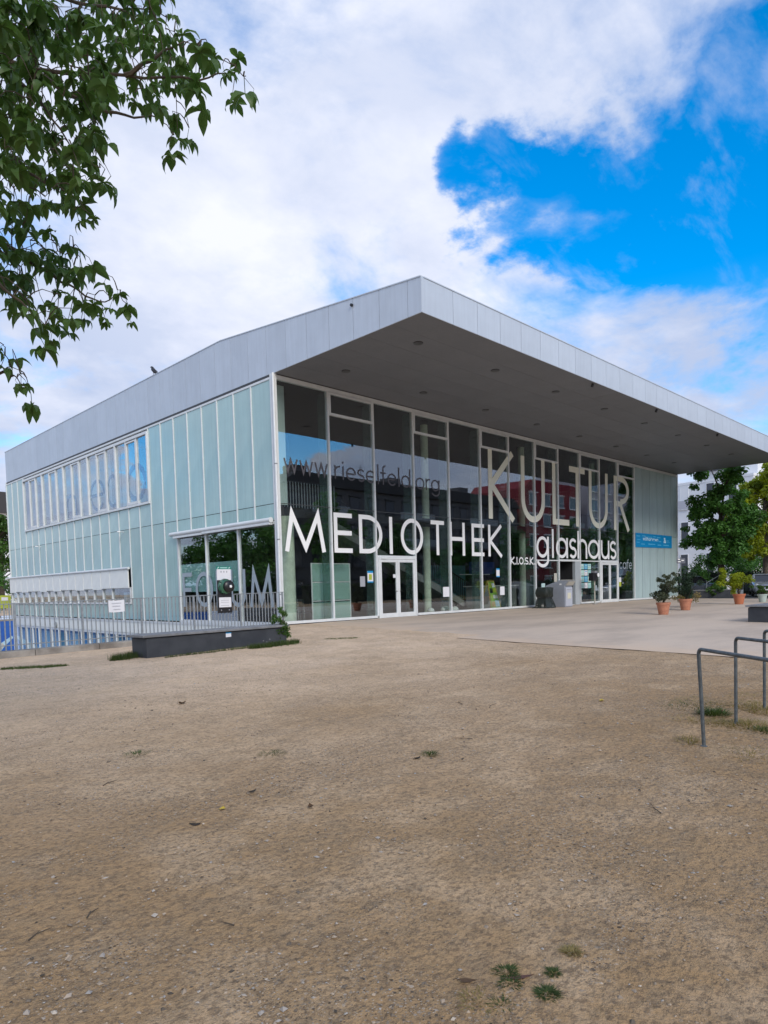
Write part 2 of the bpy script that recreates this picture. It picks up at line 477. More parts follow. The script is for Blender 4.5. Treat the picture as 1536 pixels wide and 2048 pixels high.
# ------------------------------------------------------------------ ground
def ground_material():
    m = bpy.data.materials.new('trodden_gravel'); m.use_nodes = True
    t = m.node_tree; b = t.nodes['Principled BSDF']
    c = N(t, 'ShaderNodeTexCoord').outputs['Object']
    sx = N(t, 'ShaderNodeSeparateXYZ'); t.links.new(c, sx.inputs[0])
    # ground colour paler by the building, darker and browner farther out
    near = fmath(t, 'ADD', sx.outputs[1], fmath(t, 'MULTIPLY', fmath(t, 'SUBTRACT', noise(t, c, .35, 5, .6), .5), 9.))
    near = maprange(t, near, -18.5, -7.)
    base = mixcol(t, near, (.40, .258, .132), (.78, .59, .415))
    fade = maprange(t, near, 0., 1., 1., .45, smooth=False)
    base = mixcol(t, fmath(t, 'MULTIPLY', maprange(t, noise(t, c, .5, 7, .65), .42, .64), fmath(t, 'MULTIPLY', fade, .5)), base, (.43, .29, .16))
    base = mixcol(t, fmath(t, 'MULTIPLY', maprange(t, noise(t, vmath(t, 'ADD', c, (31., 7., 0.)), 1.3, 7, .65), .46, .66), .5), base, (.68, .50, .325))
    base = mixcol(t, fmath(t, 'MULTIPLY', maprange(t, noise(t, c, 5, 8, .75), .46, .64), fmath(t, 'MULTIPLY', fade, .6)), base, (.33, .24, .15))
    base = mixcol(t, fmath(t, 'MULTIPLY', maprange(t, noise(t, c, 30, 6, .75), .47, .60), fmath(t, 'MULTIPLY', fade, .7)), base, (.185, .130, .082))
    grit = None
    for sc_, th_, pr_ in ((85, .36, .45), (42, .30, .60), (22, .22, .80)):
        vo = N(t, 'ShaderNodeTexVoronoi'); vo.inputs['Scale'].default_value = sc_; t.links.new(c, vo.inputs['Vector'])
        sv = N(t, 'ShaderNodeSeparateColor'); t.links.new(vo.outputs['Color'], sv.inputs[0])
        g1 = fmath(t, 'MULTIPLY', fmath(t, 'LESS_THAN', vo.outputs['Distance'], th_), fmath(t, 'GREATER_THAN', sv.outputs[0], pr_))
        g1 = fmath(t, 'MULTIPLY', g1, maprange(t, noise(t, c, .9, 7, .7), .42, .58))
        base = mixcol(t, fmath(t, 'MULTIPLY', g1, .9), base, mixcol(t, sv.outputs[1], (.05, .04, .03), (.56, .46, .36)))
        grit = g1 if grit is None else fmath(t, 'ADD', grit, g1)
    t.links.new(base, b.inputs['Base Color'])
    b.inputs['Roughness'].default_value = .92
    b.inputs['Specular IOR Level'].default_value = .2
    h = fmath(t, 'ADD', fmath(t, 'MULTIPLY', noise(t, c, 22, 6, .7), 1.2), fmath(t, 'MULTIPLY', grit, .25))
    h = fmath(t, 'ADD', h, fmath(t, 'MULTIPLY', noise(t, c, 7, 5, .65), 2.6))
    bn = N(t, 'ShaderNodeBump'); bn.inputs['Strength'].default_value = .9; bn.inputs['Distance'].default_value = .028
    t.links.new(h, bn.inputs['Height']); t.links.new(bn.outputs[0], b.inputs['Normal'])
    return m

def vnoise(x, y):
    return (math.sin(x * 3.1 + 1.7 * math.sin(y * 2.3)) + math.sin(y * 4.3 + 1.3 * math.sin(x * 2.9 + 1)) + .6 * math.sin(x * 9.7 + y * 7.1) + .5 * math.sin(x * 6.3 - y * 11.9)) / 3.1

HX0, HX1, HY0, HY1 = -17., 0., -.50, 30.4         # the sunken court
def lines(a, b, fine0, fine1, fs, extra):
    L = list(np.arange(fine0, fine1 + 1e-6, fs))
    x = fine0; st = fs
    while x > a: st *= 1.35; x -= st; L.append(max(x, a))
    x = fine1; st = fs
    while x < b: st *= 1.35; x += st; L.append(min(x, b))
    L = [l for l in L if all(abs(l - e) > .04 for e in extra)] + list(extra)
    return sorted(set(round(float(l), 4) for l in L))
gx = lines(-700, 900, -17.5, 4, .22, [HX0, HX1])
gy = lines(-700, 900, -20, -0.5, .22, [HY0, HY1])
gv = []; idx = {}; gf = []
def gvert(i, j):
    if (i, j) not in idx:
        x, y = gx[i], gy[j]
        a = .012 * math.exp(-max(0, math.hypot(x + 11, y + 14) - 9) / 4)
        far = max(-20, x); fy = max(-24, y)
        idx[(i, j)] = len(gv); gv.append((x, y, zg(far, fy) + a * vnoise(x, y) + (a * .6 * vnoise(x * 4.1, y * 3.7))))
    return idx[(i, j)]
for i in range(len(gx) - 1):
    for j in range(len(gy) - 1):
        mx_, my_ = (gx[i] + gx[i + 1]) / 2, (gy[j] + gy[j + 1]) / 2
        if HX0 < mx_ < HX1 and HY0 < my_ < HY1: continue
        gf.append((gvert(i, j), gvert(i + 1, j), gvert(i + 1, j + 1), gvert(i, j + 1)))
g = MB().add(gv, gf)
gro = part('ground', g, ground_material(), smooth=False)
for p in gro.data.polygons: p.use_smooth = True
tag(gro, kind='structure')

def plaza_material():
    m = bpy.data.materials.new('plaza_paving'); m.use_nodes = True
    t = m.node_tree; b = t.nodes['Principled BSDF']
    c = N(t, 'ShaderNodeTexCoord').outputs['Object']
    mp = N(t, 'ShaderNodeMapping'); mp.inputs['Scale'].default_value = (.35, 1, 1); t.links.new(c, mp.inputs[0])
    base = mixcol(t, maprange(t, noise(t, mp.outputs[0], .55, 6, .6), .38, .64), (.58, .465, .36), (.455, .365, .285))
    base = mixcol(t, fmath(t, 'MULTIPLY', maprange(t, noise(t, c, 2.6, 6, .65), .5, .7), .5), base, (.60, .49, .385))
    base = mixcol(t, fmath(t, 'MULTIPLY', maprange(t, noise(t, c, 26, 5, .7), .5, .7), .35), base, (.30, .26, .22))
    # sand trodden over the paving edge
    sx = N(t, 'ShaderNodeSeparateXYZ'); t.links.new(c, sx.inputs[0])
    ed0 = fmath(t, 'SUBTRACT', sx.outputs[0], maprange(t, sx.outputs[1], -9.5, -3., 0., 2.4))
    ed = fmath(t, 'ADD', fmath(t, 'ADD', ed0, 1.1), fmath(t, 'MULTIPLY', fmath(t, 'SUBTRACT', noise(t, c, .8, 8, .7), .5), -5.5))
    base = mixcol(t, fmath(t, 'MULTIPLY', maprange(t, ed, -.3, 1.6, 1., 0.), .85), base, (.60, .455, .325))
    t.links.new(base, b.inputs['Base Color'])
    b.inputs['Roughness'].default_value = .8
    bn = N(t, 'ShaderNodeBump'); bn.inputs['Strength'].default_value = .3; bn.inputs['Distance'].default_value = .008
    t.links.new(noise(t, c, 60, 4, .6), bn.inputs['Height']); t.links.new(bn.outputs[0], b.inputs['Normal'])
    return m
# plaza paving: ragged edge where gravel creeps over it
pz = MB(); PZ = plaza_material()
edge = [(.25, -.12), (.3, -1.2), (.1, -2.6), (-.35, -4.4), (-.6, -6.5), (-.78, -8.2), (-.95, -10.1), (-1.05, -12), (-1.12, -13.8), (-1.2, -15), (-1.28, -16.2), (-1.4, -19), (-1.5, -24), (-1.6, -40)]
er = []
for (a, b_), (c_, d_) in zip(edge, edge[1:]):
    for k in range(8):
        f = k / 8; y = b_ + (d_ - b_) * f
        er.append((a + (c_ - a) * f + (.22 if y > -7.5 else .03) * (random.random() - .5), y))
er.append(edge[-1])
xs_ = [0., 1.5, 4, 8, 14, 22, 31.2]
pv = []; pf = []
for (ex, y) in er:
    for k, X in enumerate(xs_):
        x = ex if k == 0 else ex + (31.3 - ex) * X / 31.2
        pv.append((x, y, zg(x, y) + (.012 if k else (-.022 if y > -8.6 else .008)) + .004))
nx = len(xs_)
for i in range(len(er) - 1):
    for k in range(nx - 1):
        pf.append((i * nx + k, (i + 1) * nx + k, (i + 1) * nx + k + 1, i * nx + k + 1))
tag(part('paved_plaza', MB().add(pv, pf), PZ), kind='structure')
tag(part('side_street', MB().add([(31.5, -60, .012 - .6), (60, -60, -.58), (60, 40, .012), (31.5, 40, .012), (31.5, -2, .012), (60, -2, .012)], [(0, 1, 5, 4), (4, 5, 2, 3)]), ASPH), kind='structure')

# ------------------------------------------------------------------ the glass building
HT, HF, HB = 8.6, 4.27, 8.70
BW, BD = 34.15, 30.15
OV = 6.97
B = thing('glass_building', 'glass and frosted panel cultural centre with a deep overhanging flat roof', 'building')
XM = [.085 + 2.2735 * k for k in range(13)]
LY = [1.35 + 1.168 * k for k in range(7)] + [9.53]
WY = [9.55 + 1.1437 * k for k in range(16)]
ALL_Y = LY + WY[1:] + [27.88, 29.0]

# roof: deck, soffit strips, fascia panels
def ztop(y): return 9.64 + (10.66 - 9.64) * min(1, (y + OV) / (3.3 + OV))
roof = MB()
prof = [(-OV + .03, HB + .03), (-OV + .03, 9.60), (3.3, 10.62), (BD + .03, 10.62), (BD + .03, HB + .03)]
roof.prism(prof, lambda y, z: (.03, y, z), lambda y, z: (BW - .03, y, z))
RO = part('roof', roof, FASBACK, B)
seams_f = [0.] + [1.32 + 1.131 * k for k in range(29)] + [BW]
for a, b_ in zip(seams_f, seams_f[1:]):
    bx('fascia_panel', ((a + b_) / 2, -OV + .01, (HB + 9.63) / 2), (b_ - a - .014, .038, 9.63 - HB), FASCIA, RO)
seams_l = [-OV - .009, -6.46] + [-6.46 + 1.135 * k for k in range(1, 32)] + [BD]
_fl = {}
for a, b_ in zip(seams_l, seams_l[1:]):
    p = MB()
    a1, b1 = a + .007, b_ - .007
    ys = [a1, b1] if not (a1 < 3.3 < b1) else [a1, 3.3, b1]
    poly = [(a1, HB), (b1, HB)] + [(y, ztop(y)) for y in reversed(ys)]
    p.prism(poly, lambda y, z: (-.012, y, z), lambda y, z: (.026, y, z))
    part('fascia_panel', p, FASCIA, RO)
part('fascia_panel', MB().box(BW - .026, BW + .012, -OV + .03, BD, HB, 9.6), FASCIA, RO)
cp = MB()
for a, b_ in ((-OV, 3.3), (3.3, BD)):
    cp.prism([(a, ztop(a)), (b_, ztop(b_)), (b_, ztop(b_) + .03), (a, ztop(a) + .03)], lambda y, z: (-.03, y, z), lambda y, z: (.09, y, z))
part('roof_edge_trim', cp, FASCIA, RO)
bb('roof_edge_trim', 0.1, BW, -OV - .025, -OV + .06, 9.635, 9.665, FASCIA, RO)
for k in range(6):
    y0 = -OV + .02 + k * 1.155
    for a, b_ in zip([.02, 11.4, 22.8], [11.394, 22.794, BW - .02]):
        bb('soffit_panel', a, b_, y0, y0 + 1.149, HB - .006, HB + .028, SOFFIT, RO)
dl = MB().lathe([(.15, -.02), (.15, .0), (.11, .0), (.10, .05), (.0, .05)], n=18).mesh('downlight', mat('downlight_trim', (.075, .078, .085), .4), True)
dg = MB().lathe([(.095, 0), (.09, .006)], n=16).mesh('lamp_glass', LAMPG, True)
for y, xs in ((-5.33, [1.61 + 3.92 * k for k in range(8)]), (-1.85, [1.7 + 3.92 * k for k in range(8)])):
    for x in xs:
        d_ = link('downlight', dl, RO, (x, y, HB - .008))
        link('lamp_glass', dg, d_, (0, 0, .012))
for x in (9.6, 15.2, 22.5):
    part('edge_spotlight', MB().tube([(0, 0, 0), (0, .05, -.12)], .05, 10), STEELB, RO, (x, -OV + .12, HB - .01))
part('rain_spout', MB().tube([(0, 0, 0), (-.06, 0, 0)], .045, 10), BLACKP, RO, (-.012, -4.17, 9.72))

# structure: plinth, floors, ceiling, rear and inner walls
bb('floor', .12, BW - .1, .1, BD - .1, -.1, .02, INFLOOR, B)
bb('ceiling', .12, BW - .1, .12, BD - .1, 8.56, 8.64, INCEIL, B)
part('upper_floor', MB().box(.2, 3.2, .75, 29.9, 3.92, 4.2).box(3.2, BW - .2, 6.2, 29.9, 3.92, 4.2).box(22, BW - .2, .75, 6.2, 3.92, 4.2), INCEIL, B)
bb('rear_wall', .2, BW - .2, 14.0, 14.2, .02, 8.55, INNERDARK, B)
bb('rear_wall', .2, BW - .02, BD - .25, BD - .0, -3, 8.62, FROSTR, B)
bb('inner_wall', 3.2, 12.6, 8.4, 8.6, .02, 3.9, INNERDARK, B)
bb('inner_wall', BW - .2, BW - .02, .1, BD - .3, -.1, 8.62, FROSTR, B)
# front: corner post, mullions, head, sill
bb('corner_post', -.07, .075, -.07, .03, 0, 8.69, ALU, B)
bb('corner_post', -.07, .0, .04, .13, 0, 8.69, ALU, B)
part('downpipe', MB().tube([(-.085, -.10, .02), (-.085, -.10, 8.68)], .045, 10), ALU, B, smooth=True)
for z in (1.1, 3.0, 5.6): part('pipe_bracket', MB().lathe([(.052, -.02), (.056, 0), (.052, .02)], (-.085, -.10, z), 12), GALV, B)
for k in range(1, 13):
    bb('mullion', XM[k] - .032, XM[k] + .032, -.055, .10, .1, 8.52, ALU, B)
    bb('glass_fin', XM[k] - .012, XM[k] + .012, .12, .58, .1, 8.5, FIN, B)
bb('head_frame', .08, BW - .05, -.05, .1, 8.52, 8.66, ALU, B)
bb('soffit_joint', .08, BW - .05, -.04, .05, 8.66, 8.70, ALUD, B)
for a, b_ in ((.08, XM[2] - .04), (XM[3] + .04, XM[8] - .04), (XM[9] + .04, XM[10] - .04), (XM[11] + .04, BW)):
    bb('sill_frame', a, b_, -.06, .1, .035, .13, ALU, B)
    bb('plinth', a, b_, -.03, .1, -.12, .03, BENCHD, B)
bb('floor_joint', .08, XM[12], -.002, .02, HF - .012, HF + .012, ALUD, B)
bb('floor_edge', .15, XM[12], .62, .74, 3.9, HF - .02, INCEIL, B)

def pane(x0, x1, z0, z1, m=PANE, y=0., name='glass_pane', parent=B):
    return bx(name, ((x0 + x1) / 2, y, (z0 + z1) / 2), (x1 - x0, .014, z1 - z0), m, parent)
def vent(x0, x1, tilt):
    f = MB()
    z0, z1 = 7.68, 8.5
    w = .075
    f.box(x0, x1, -.075, .03, z0 - .01, z0 + w).box(x0, x1, -.075, .03, z1 - w, z1).box(x0, x0 + w, -.075, .03, z0 + w, z1 - w).box(x1 - w, x1, -.075, .03, z0 + w, z1 - w)
    vf = part('vent_window', f, ALU, B)
    bx('vent_pane', ((x0 + x1) / 2, -.04, (z0 + z1) / 2), (x1 - x0 - 2 * w, .014, z1 - z0 - 2 * w), PANE, vf, rot=(tilt, 0, 0))
for k in range(12):
    x0 = (XM[k] + .034) if k else .075
    x1 = XM[k + 1] - .034
    if k % 2 == 1:
        pane(x0, x1, HF + .013, 7.665); vent(x0, x1, R(2.0 + random.random() * 1.5))
    else:
        pane(x0, x1, HF + .013, 8.515)
    if k in (2, 10):
        pane(x0, x1, 2.535, HF - .013)
        bb('transom', x0, x1, -.055, .08, 2.455, 2.53, ALU, B)
    elif k == 8:
        pane(x0, x1, 2.535, HF - .013)
        bb('transom', x0, x1, -.055, .08, 2.43, 2.53, ALU, B)
    elif k == 9:
        pane(x0, x1, 2.50, HF - .013); bb('transom', x0, x1, -.03, .06, 2.44, 2.495, ALU, B); pane(x0, x1, .135, 2.43)
    elif k == 7:
        pane(x0, x1, 2.50, HF - .013); bb('transom', x0, x1, -.012, .06, 2.44, 2.495, ALU, B); pane(x0, x1, .135, 2.43)
    else:
        pane(x0, x1, .135, HF - .013)

def double_door(x0, x1, y=0., h=2.45, label=None):
    fr = MB(); w = .07
    fr.box(x0, x0 + w, y - .10, y + .04, .01, h).box(x1 - w, x1, y - .10, y + .04, .01, h).box(x0 + w, x1 - w, y - .10, y + .04, h - w, h)
    d = part('door_frame', fr, ALU, B, bevel=.006)
    xm = (x0 + x1) / 2
    for a, b_, hx in ((x0 + w + .006, xm - .004, xm - .09), (xm + .004, x1 - w - .006, xm + .09)):
        lf = MB(); s = .105
        lf.box(a, a + s, y - .085, y - .03, .02, h - w - .008).box(b_ - s, b_, y - .085, y - .03, .02, h - w - .008)
        lf.box(a + s, b_ - s, y - .085, y - .03, .02, .20).box(a + s, b_ - s, y - .085, y - .03, h - w - .12, h - w - .008)
        part('door_leaf', lf, ALU, d)
        pane(a + s, b_ - s, .20, h - w - .12, PANE, y - .055, 'door_glass', d)
        part('handle', MB().tube([(hx, y - .088, 1.08), (hx, y - .135, 1.08), (hx + (.1 if hx < xm else -.1) * -1, y - .135, 1.08)], .011, 8), STEELB, d)
    part('door_closer', MB().box(x0 + .15, x0 + .45, y - .13, y - .09, h - .06, h + .0), ALU, d)
    return d
double_door(XM[2] + .036, XM[3] - .036)
double_door(XM[10] + .036, XM[11] - .036)
# recessed entrance in bay 8
x0, x1 = XM[8] + .034, XM[9] - .034
bb('entrance_side', x1 - .60, x1 - .02, .125, 1.0, .02, 2.43, INNERDARK, B)
bb('entrance_jamb', x1 - .58, x1 - .02, -.05, .12, .0, 2.43, mat('entrance_panel_grey', (.40, .44, .47), .5, var=.06), B)
bb('entrance_reveal', x0 - .02, x0 + .04, .1, 1.0, .02, 2.43, INNERDARK, B)
bb('entrance_lintel', x0 + .05, x1 - .64, .1, 1.0, 2.44, 2.6, INNERDARK, B)
d9 = part('sliding_door_frame', MB().box(x0 + .62, x0 + .70, .95, 1.03, .03, 2.42).box(x0 + .05, x0 + .10, .95, 1.03, .03, 2.42), BEIGE, B)
bb('sliding_door', x0 + .9, x0 + 1.45, 1.08, 1.13, .03, 2.42, mat('door_leaf_grey', (.30, .33, .36), .5), B)
bb('sliding_door', x0 + .1, x0 + .6, .98, .995, .03, 2.42, PANE, B)
bb('entrance_threshold', x0, x1 - .64, -.04, .9, .0, .035, ALU, B)
# end bay of frosted panels
ex = [XM[12] + .035] + [27.39 + 1.1265 * k for k in range(1, 6)] + [BW - .04]
for a, b_ in zip(ex, ex[1:]):
    bb('frosted_panel', a + .02, b_ - .02, -.02, .06, HF + .014, 8.51, FROSTR, B)
    bb('frosted_panel', a + .02, b_ - .02, -.02, .06, .135, HF - .014, FROSTR, B)
bb('panel_backing', XM[12] + .04, BW - .04, .062, .12, .1, 8.52, ALUD, B)
bb('corner_post', BW - .035, BW + .012, -.05, .12, 0, 8.68, ALU, B)

# left face: frosted panels between slim mullions
def lpanel(y0, y1, z0, z1, m, name='frosted_panel'):
    return bx(name, (.0, (y0 + y1) / 2, (z0 + z1) / 2), (.05, y1 - y0 - .05, z1 - z0), m, B)
cols = [.16] + ALL_Y + [BD]
for a, b_ in zip(cols, cols[1:]):
    ym = (a + b_) / 2
    if 9.5 < ym < 26.75:
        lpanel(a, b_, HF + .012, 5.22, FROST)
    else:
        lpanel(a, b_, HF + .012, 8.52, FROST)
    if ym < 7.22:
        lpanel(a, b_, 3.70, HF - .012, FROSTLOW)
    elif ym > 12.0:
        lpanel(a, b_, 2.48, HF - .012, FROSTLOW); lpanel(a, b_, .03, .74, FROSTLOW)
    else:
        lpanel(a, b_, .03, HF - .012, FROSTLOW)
for y in ALL_Y:
    segs = [(-.02, 8.52)]
    if y < 7.0: segs = [(3.66, 8.52)]
    elif 9.6 < y < 26.7: segs = [(-.02, 5.24)] if y < 12 else [(-.02, .78), (2.44, 5.24)]
    elif y > 12: segs = [(-.02, .78), (2.44, 8.52)]
    for z0, z1 in segs:
        bb('mullion', -.065, .0265, y - .022, y + .022, z0, z1, ALU, B)
bb('corner_post', -.075, .04, BD - .05, BD + .03, -3., 8.68, ALU, B)
bb('head_frame', -.05, .05, .14, BD - .05, 8.525, 8.60, ALU, B)
bb('head_joint', -.03, .05, .14, BD - .05, 8.605, 8.70, ALUD, B)
bb('floor_joint', -.012, .02, .14, BD - .05, HF - .0115, HF + .0115, ALUD, B)
bb('base_frame', -.07, .05, .14, BD - .05, -.10, -.025, ALU, B)
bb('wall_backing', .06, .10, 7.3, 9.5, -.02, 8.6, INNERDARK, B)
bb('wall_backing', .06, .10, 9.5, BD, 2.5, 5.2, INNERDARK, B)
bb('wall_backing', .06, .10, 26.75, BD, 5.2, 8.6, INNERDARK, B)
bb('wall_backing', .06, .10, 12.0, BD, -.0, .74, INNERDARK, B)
# upper strip window
fw = MB()
fw.box(-.11, .04, 9.56, 26.72, 8.30, 8.42).box(-.11, .04, 9.56, 26.72, 5.24, 5.34)
fw.box(-.11, .04, 9.55, 9.65, 5.34, 8.30).box(-.11, .04, 26.62, 26.72, 5.34, 8.30)
UW = part('window_band_frame', fw, ALU, B)
for k in range(1, 15):
    w = .055 if k % 3 == 0 else .035
    bb('window_post', -.115 if k % 3 == 0 else -.09, .03, WY[k] - w, WY[k] + w, 5.34, 8.30, ALU, UW)
rnd = random.Random(5)
for k in range(15):
    a = WY[k] + (.1 if k == 0 else .06); b_ = WY[k + 1] - (.1 if k == 14 else .06)
    zlow = 5.36
    if k % 3 == 1:
        q = MB(); s = .06
        q.box(-.09, .02, a, a + s, 5.36, 8.25).box(-.09, .02, b_ - s, b_, 5.36, 8.25).box(-.09, .02, a + s, b_ - s, 5.36, 5.36 + s * 2).box(-.09, .02, a + s, b_ - s, 8.19, 8.25)
        part('casement', q, ALU, UW); a += s; b_ -= s
    bx('window_pane', (-.03, (a + b_) / 2, 6.83), (.014, b_ - a, 2.92), PANEL_, UW)
# white curtains and grey things behind the strip window
cu = MB()
y = 11.9
while y < 26.4:
    w = .25 + rnd.random() * .5
    if rnd.random() < .9:
        n = 6
        for i in range(n):
            d0 = .35 + .05 * (i % 2); d1 = .35 + .05 * ((i + 1) % 2)
            ya, yb = y + w * i / n, y + w * (i + 1) / n
            zb = 5.95 if y > 18 else 5.5
            cu.add([(d0, ya, zb), (d1, yb, zb), (d1, yb, 8.25), (d0, ya, 8.25)], [(0, 1, 2, 3)])
    y += w * (1.0 if rnd.random() < .75 else 1.25)
part('curtain', cu, CURTAIN, B)
bb('upper_room_wall', 2.4, 2.5, 9.6, 29.5, 4.3, 8.5, mat('pale_room_wall', (.55, .58, .56), .8), B)
for y, h in ((26.1, 1.7), (25.0, 1.65), (23.6, 1.1), (21.8, .8), (20.9, 1.2), (18.6, .9)):
    bb('cupboard', .5, .9, y - .18, y + .22, 4.25, 5.3 + h * .55, INNERDARK, B)

# ground floor corner window with awning tube
FY = [.24, 2.54, 4.90, 7.22]
f2 = MB()
f2.box(-.06, .05, .2, 7.26, 3.56, 3.66).box(-.06, .05, .2, 7.26, -.02, .10)
CW = part('corner_window_frame', f2, ALU, B)
for y in FY[1:]:
    bb('window_post', -.065, .05, y - .04, y + .04, .10, 3.56, ALU, CW)
for a, b_ in zip(FY, FY[1:]):
    bx('window_pane', (.0, (a + b_) / 2, 1.83), (.014, b_ - a - .08, 3.46), PANE, CW)
for a, b_ in ((2.6, 4.84), (4.96, 7.16)):
    bx('frosted_film', (.03, (a + b_) / 2, 1.83), (.008, b_ - a, 1.15), FILM, CW)
part('awning_tube', MB().tube([(-.16, .22, 3.70), (-.16, 7.6, 3.70)], .085, 14).tube([(-.16, .20, 3.70), (-.16, .22, 3.70)], .095, 14), ALU, CW, smooth=True)
bb('awning_bar', -.22, -.08, 4.95, 7.3, 3.52, 3.60, ALU, CW)
bb('awning_bar', -.22, -.08, .25, 4.9, 3.54, 3.62, ALU, CW)
# lower strip window with half-drawn white blinds
bs = WY[2:] + [27.88, 29.0, BD + .1]
bs = [y for y in bs if y > 12.0]; bs[0] = 12.02
f3 = MB().box(-.09, .04, 12.0, BD, .76, .83).box(-.05, .04, 12.0, BD, 1.5, 1.56)
LW = part('strip_window_frame', f3, ALU, B)
part('blind_rail', MB().tube([(-.14, 11.92, 2.45), (-.14, 30.7, 2.45)], .06, 12), ALU, LW, smooth=True)
for i, (a, b_) in enumerate(zip(bs, bs[1:])):
    dz = .05 if i % 5 in (2, 4) else 0
    bx('blind', (-.11, (a + b_) / 2, 1.955 - dz / 2), (.05, b_ - a - .05, .87 + dz), BLIND, LW, bevel=.012)
    bb('window_post', -.07, .03, a - .03, a + .03, .83, 1.5, ALU, LW)
    bx('window_pane', (.0, (a + b_) / 2, 1.165), (.014, b_ - a - .06, .67), PANE, LW)
bb('lower_room_wall', 1.6, 1.7, 12, 30, .05, 2.6, mat('lower_room_grey', (.16, .17, .18), .8, col2=(.35, .30, .26), vscale=1.5), B)
for i in range(16):
    y = 12.4 + i * 1.12
    bb('window_display', .35, .5, y - .15 * rnd.random() - .05, y + .2, .85, .95 + .4 * rnd.random(), [CURTAIN, SKYB, INNERDARK, WOODY][i % 4], B)
# white band and basement glazing in the court
bys = [.3 + 1.14 * k for k in range(27)]
for a, b_ in zip(bys, bys[1:]):
    bb('band_panel', -.045, .06, a + .012, b_ - .012, -.62, -.11, BLIND, B)
BG = part('basement_window_frame', MB().box(-.03, .05, .2, BD, -.74, -.64).box(-.03, .05, .2, BD, -2.98, -2.8), ALU, B)
DEEPB = mat('deep_blue_panel', (.08, .30, .55), .5)
pal = [AQUA, SKYB, DEEPB, AQUA, SKYB, TEALI, SKYB]
for i, (a, b_) in enumerate(zip(bys, bys[1:])):
    bb('window_post', -.04, .05, b_ - .04, b_ + .04, -2.8, -.74, ALU, BG)
    bx('window_pane', (.0, (a + b_) / 2, -1.77), (.014, b_ - a - .09, 2.05), PANEB, BG)
    bx('painted_panel', (.35, (a + b_) / 2, -1.85 + .3 * (i % 3) * .3), (.03, b_ - a - .1 - .25 * (i % 2), 1.9 - .2 * (i % 3)), pal[i % 7], BG)
part('wall_fish_lamp', MB().lathe([(.0, -.05), (.16, -.03), (.18, .0), (.15, .04), (.0, .06)], axis='x', n=16), GALV, B, (-.09, 22.2, -.45), smooth=True)
bb('basement_wall', .8, .9, .2, BD, -3, -.12, mat('basement_wall_blue', (.40, .55, .62), .8, var=.3), B)
for y in (24.15, 12.5):
    wl = part('wall_lamp', MB().tube([(-.03, y, 4.18), (-.22, y, 4.20)], .02, 8), ALU, B)
    part('lamp_head', MB().lathe([(.0, .03), (.09, .02), (.10, -.02), (.0, -.03)], (-.26, y, 4.19), 14), WHITE, wl, smooth=True)

# interior: columns, stairs, gallery rail
cm = MB().lathe([(.17, 0), (.17, 8.5)], n=18).mesh('column', COLUMN, True)
for x in (8.95, 16.6, 24.2): link('column', cm, B, (x, 1.2, .02))
part('column', MB().lathe([(.27, 0), (.27, 3.88)], n=20), COLUMN, B, (.78, .62, .02), smooth=True)
bb('corner_screen', .25, .75, .45, .49, 4.3, 8.5, mat('pale_screen', (.5, .6, .6), .6), B)
st = MB()
SX0, SX1, SYA, SYB = 5.4, 15.2, 3.4, 4.8
st.prism([(SX0, 4.2), (SX1, .05), (SX1 - .75, .02), (SX0 - .1, 3.82)], lambda x, z: (x, SYA, z), lambda x, z: (x, SYB, z))
part('stair_flight', st, STAIRG, B)
stp = MB().box(0, .30, 0, SYB - SYA - .02, 0, .03).mesh('stair_tread', INFLOOR)
for i in range(24):
    f = (i + .5) / 24
    link('stair_tread', stp, B, (SX0 + (SX1 - SX0) * f - .1, SYA + .01, 4.2 + (.05 - 4.2) * f + .02))
hr = part('stair_handrail', MB().tube([(SX0, SYA, 5.25), (SX1, SYA, 1.15), (SX1 + .1, SYA, .1)], .03, 8), STEELB, B)
balm = MB().box(-.028, .028, -.006, .006, 0, 1.0).mesh('baluster', STEELB)
for i in range(62):
    f = (i + .5) / 62
    link('baluster', balm, hr, (SX0 + (SX1 - SX0) * f, SYA, 4.2 + (.05 - 4.2) * f + .08))
gr_ = part('gallery_rail', MB().box(.3, 3.2, .66, .70, 5.2, 5.24).box(22, BW - .3, .66, .70, 5.2, 5.24), STEELB, B)
gm = MB().box(-.02, .02, -.006, .006, 0, .98).mesh('baluster', GALV)
for i in range(22): link('baluster', gm, gr_, (.4 + i * .13, .68, 4.22))
for x, y in ((3.5, 9), (7, 10), (11, 9.5), (14.5, 10), (19, 10), (23, 11), (27, 10)):
    pd = part('pendant_lamp', MB().tube([(0, 0, 0), (0, 0, 1.4)], .008, 6), STEELB, B, (x, y - 5, 6.6))
    part('lamp_shade', MB().lathe([(.05, .12), (.16, .05), (.2, 0), (.0, .0)], n=16), WHITE, pd, smooth=True)
bb('blue_counter_front', 17.0, 19.2, 5.0, 5.2, 1.9, 2.6, BLUEI, B)
bb('counter', 14.2, 18.0, 2.6, 3.2, .02, 1.15, mat('counter_grey', (.30, .31, .31), .4), B)
bb('counter_top', 14.1, 18.1, 2.5, 3.3, 1.16, 1.20, WHITE, B)
bb('teal_screen', 15.6, 19.6, 7.6, 7.66, .4, 2.5, TEALI, B)
bb('ceiling_bar', 15.4, 18.2, 4.6, 4.66, 1.84, 1.88, WHITE, B)

# ------------------------------------------------------------------ lettering: strokes laid on the glass
def arc(cx, cy, rx, ry, a0, a1, n=18):
    return [(cx + rx * math.cos(R(a0 + (a1 - a0) * i / n)), cy + ry * math.sin(R(a0 + (a1 - a0) * i / n))) for i in range(n + 1)]

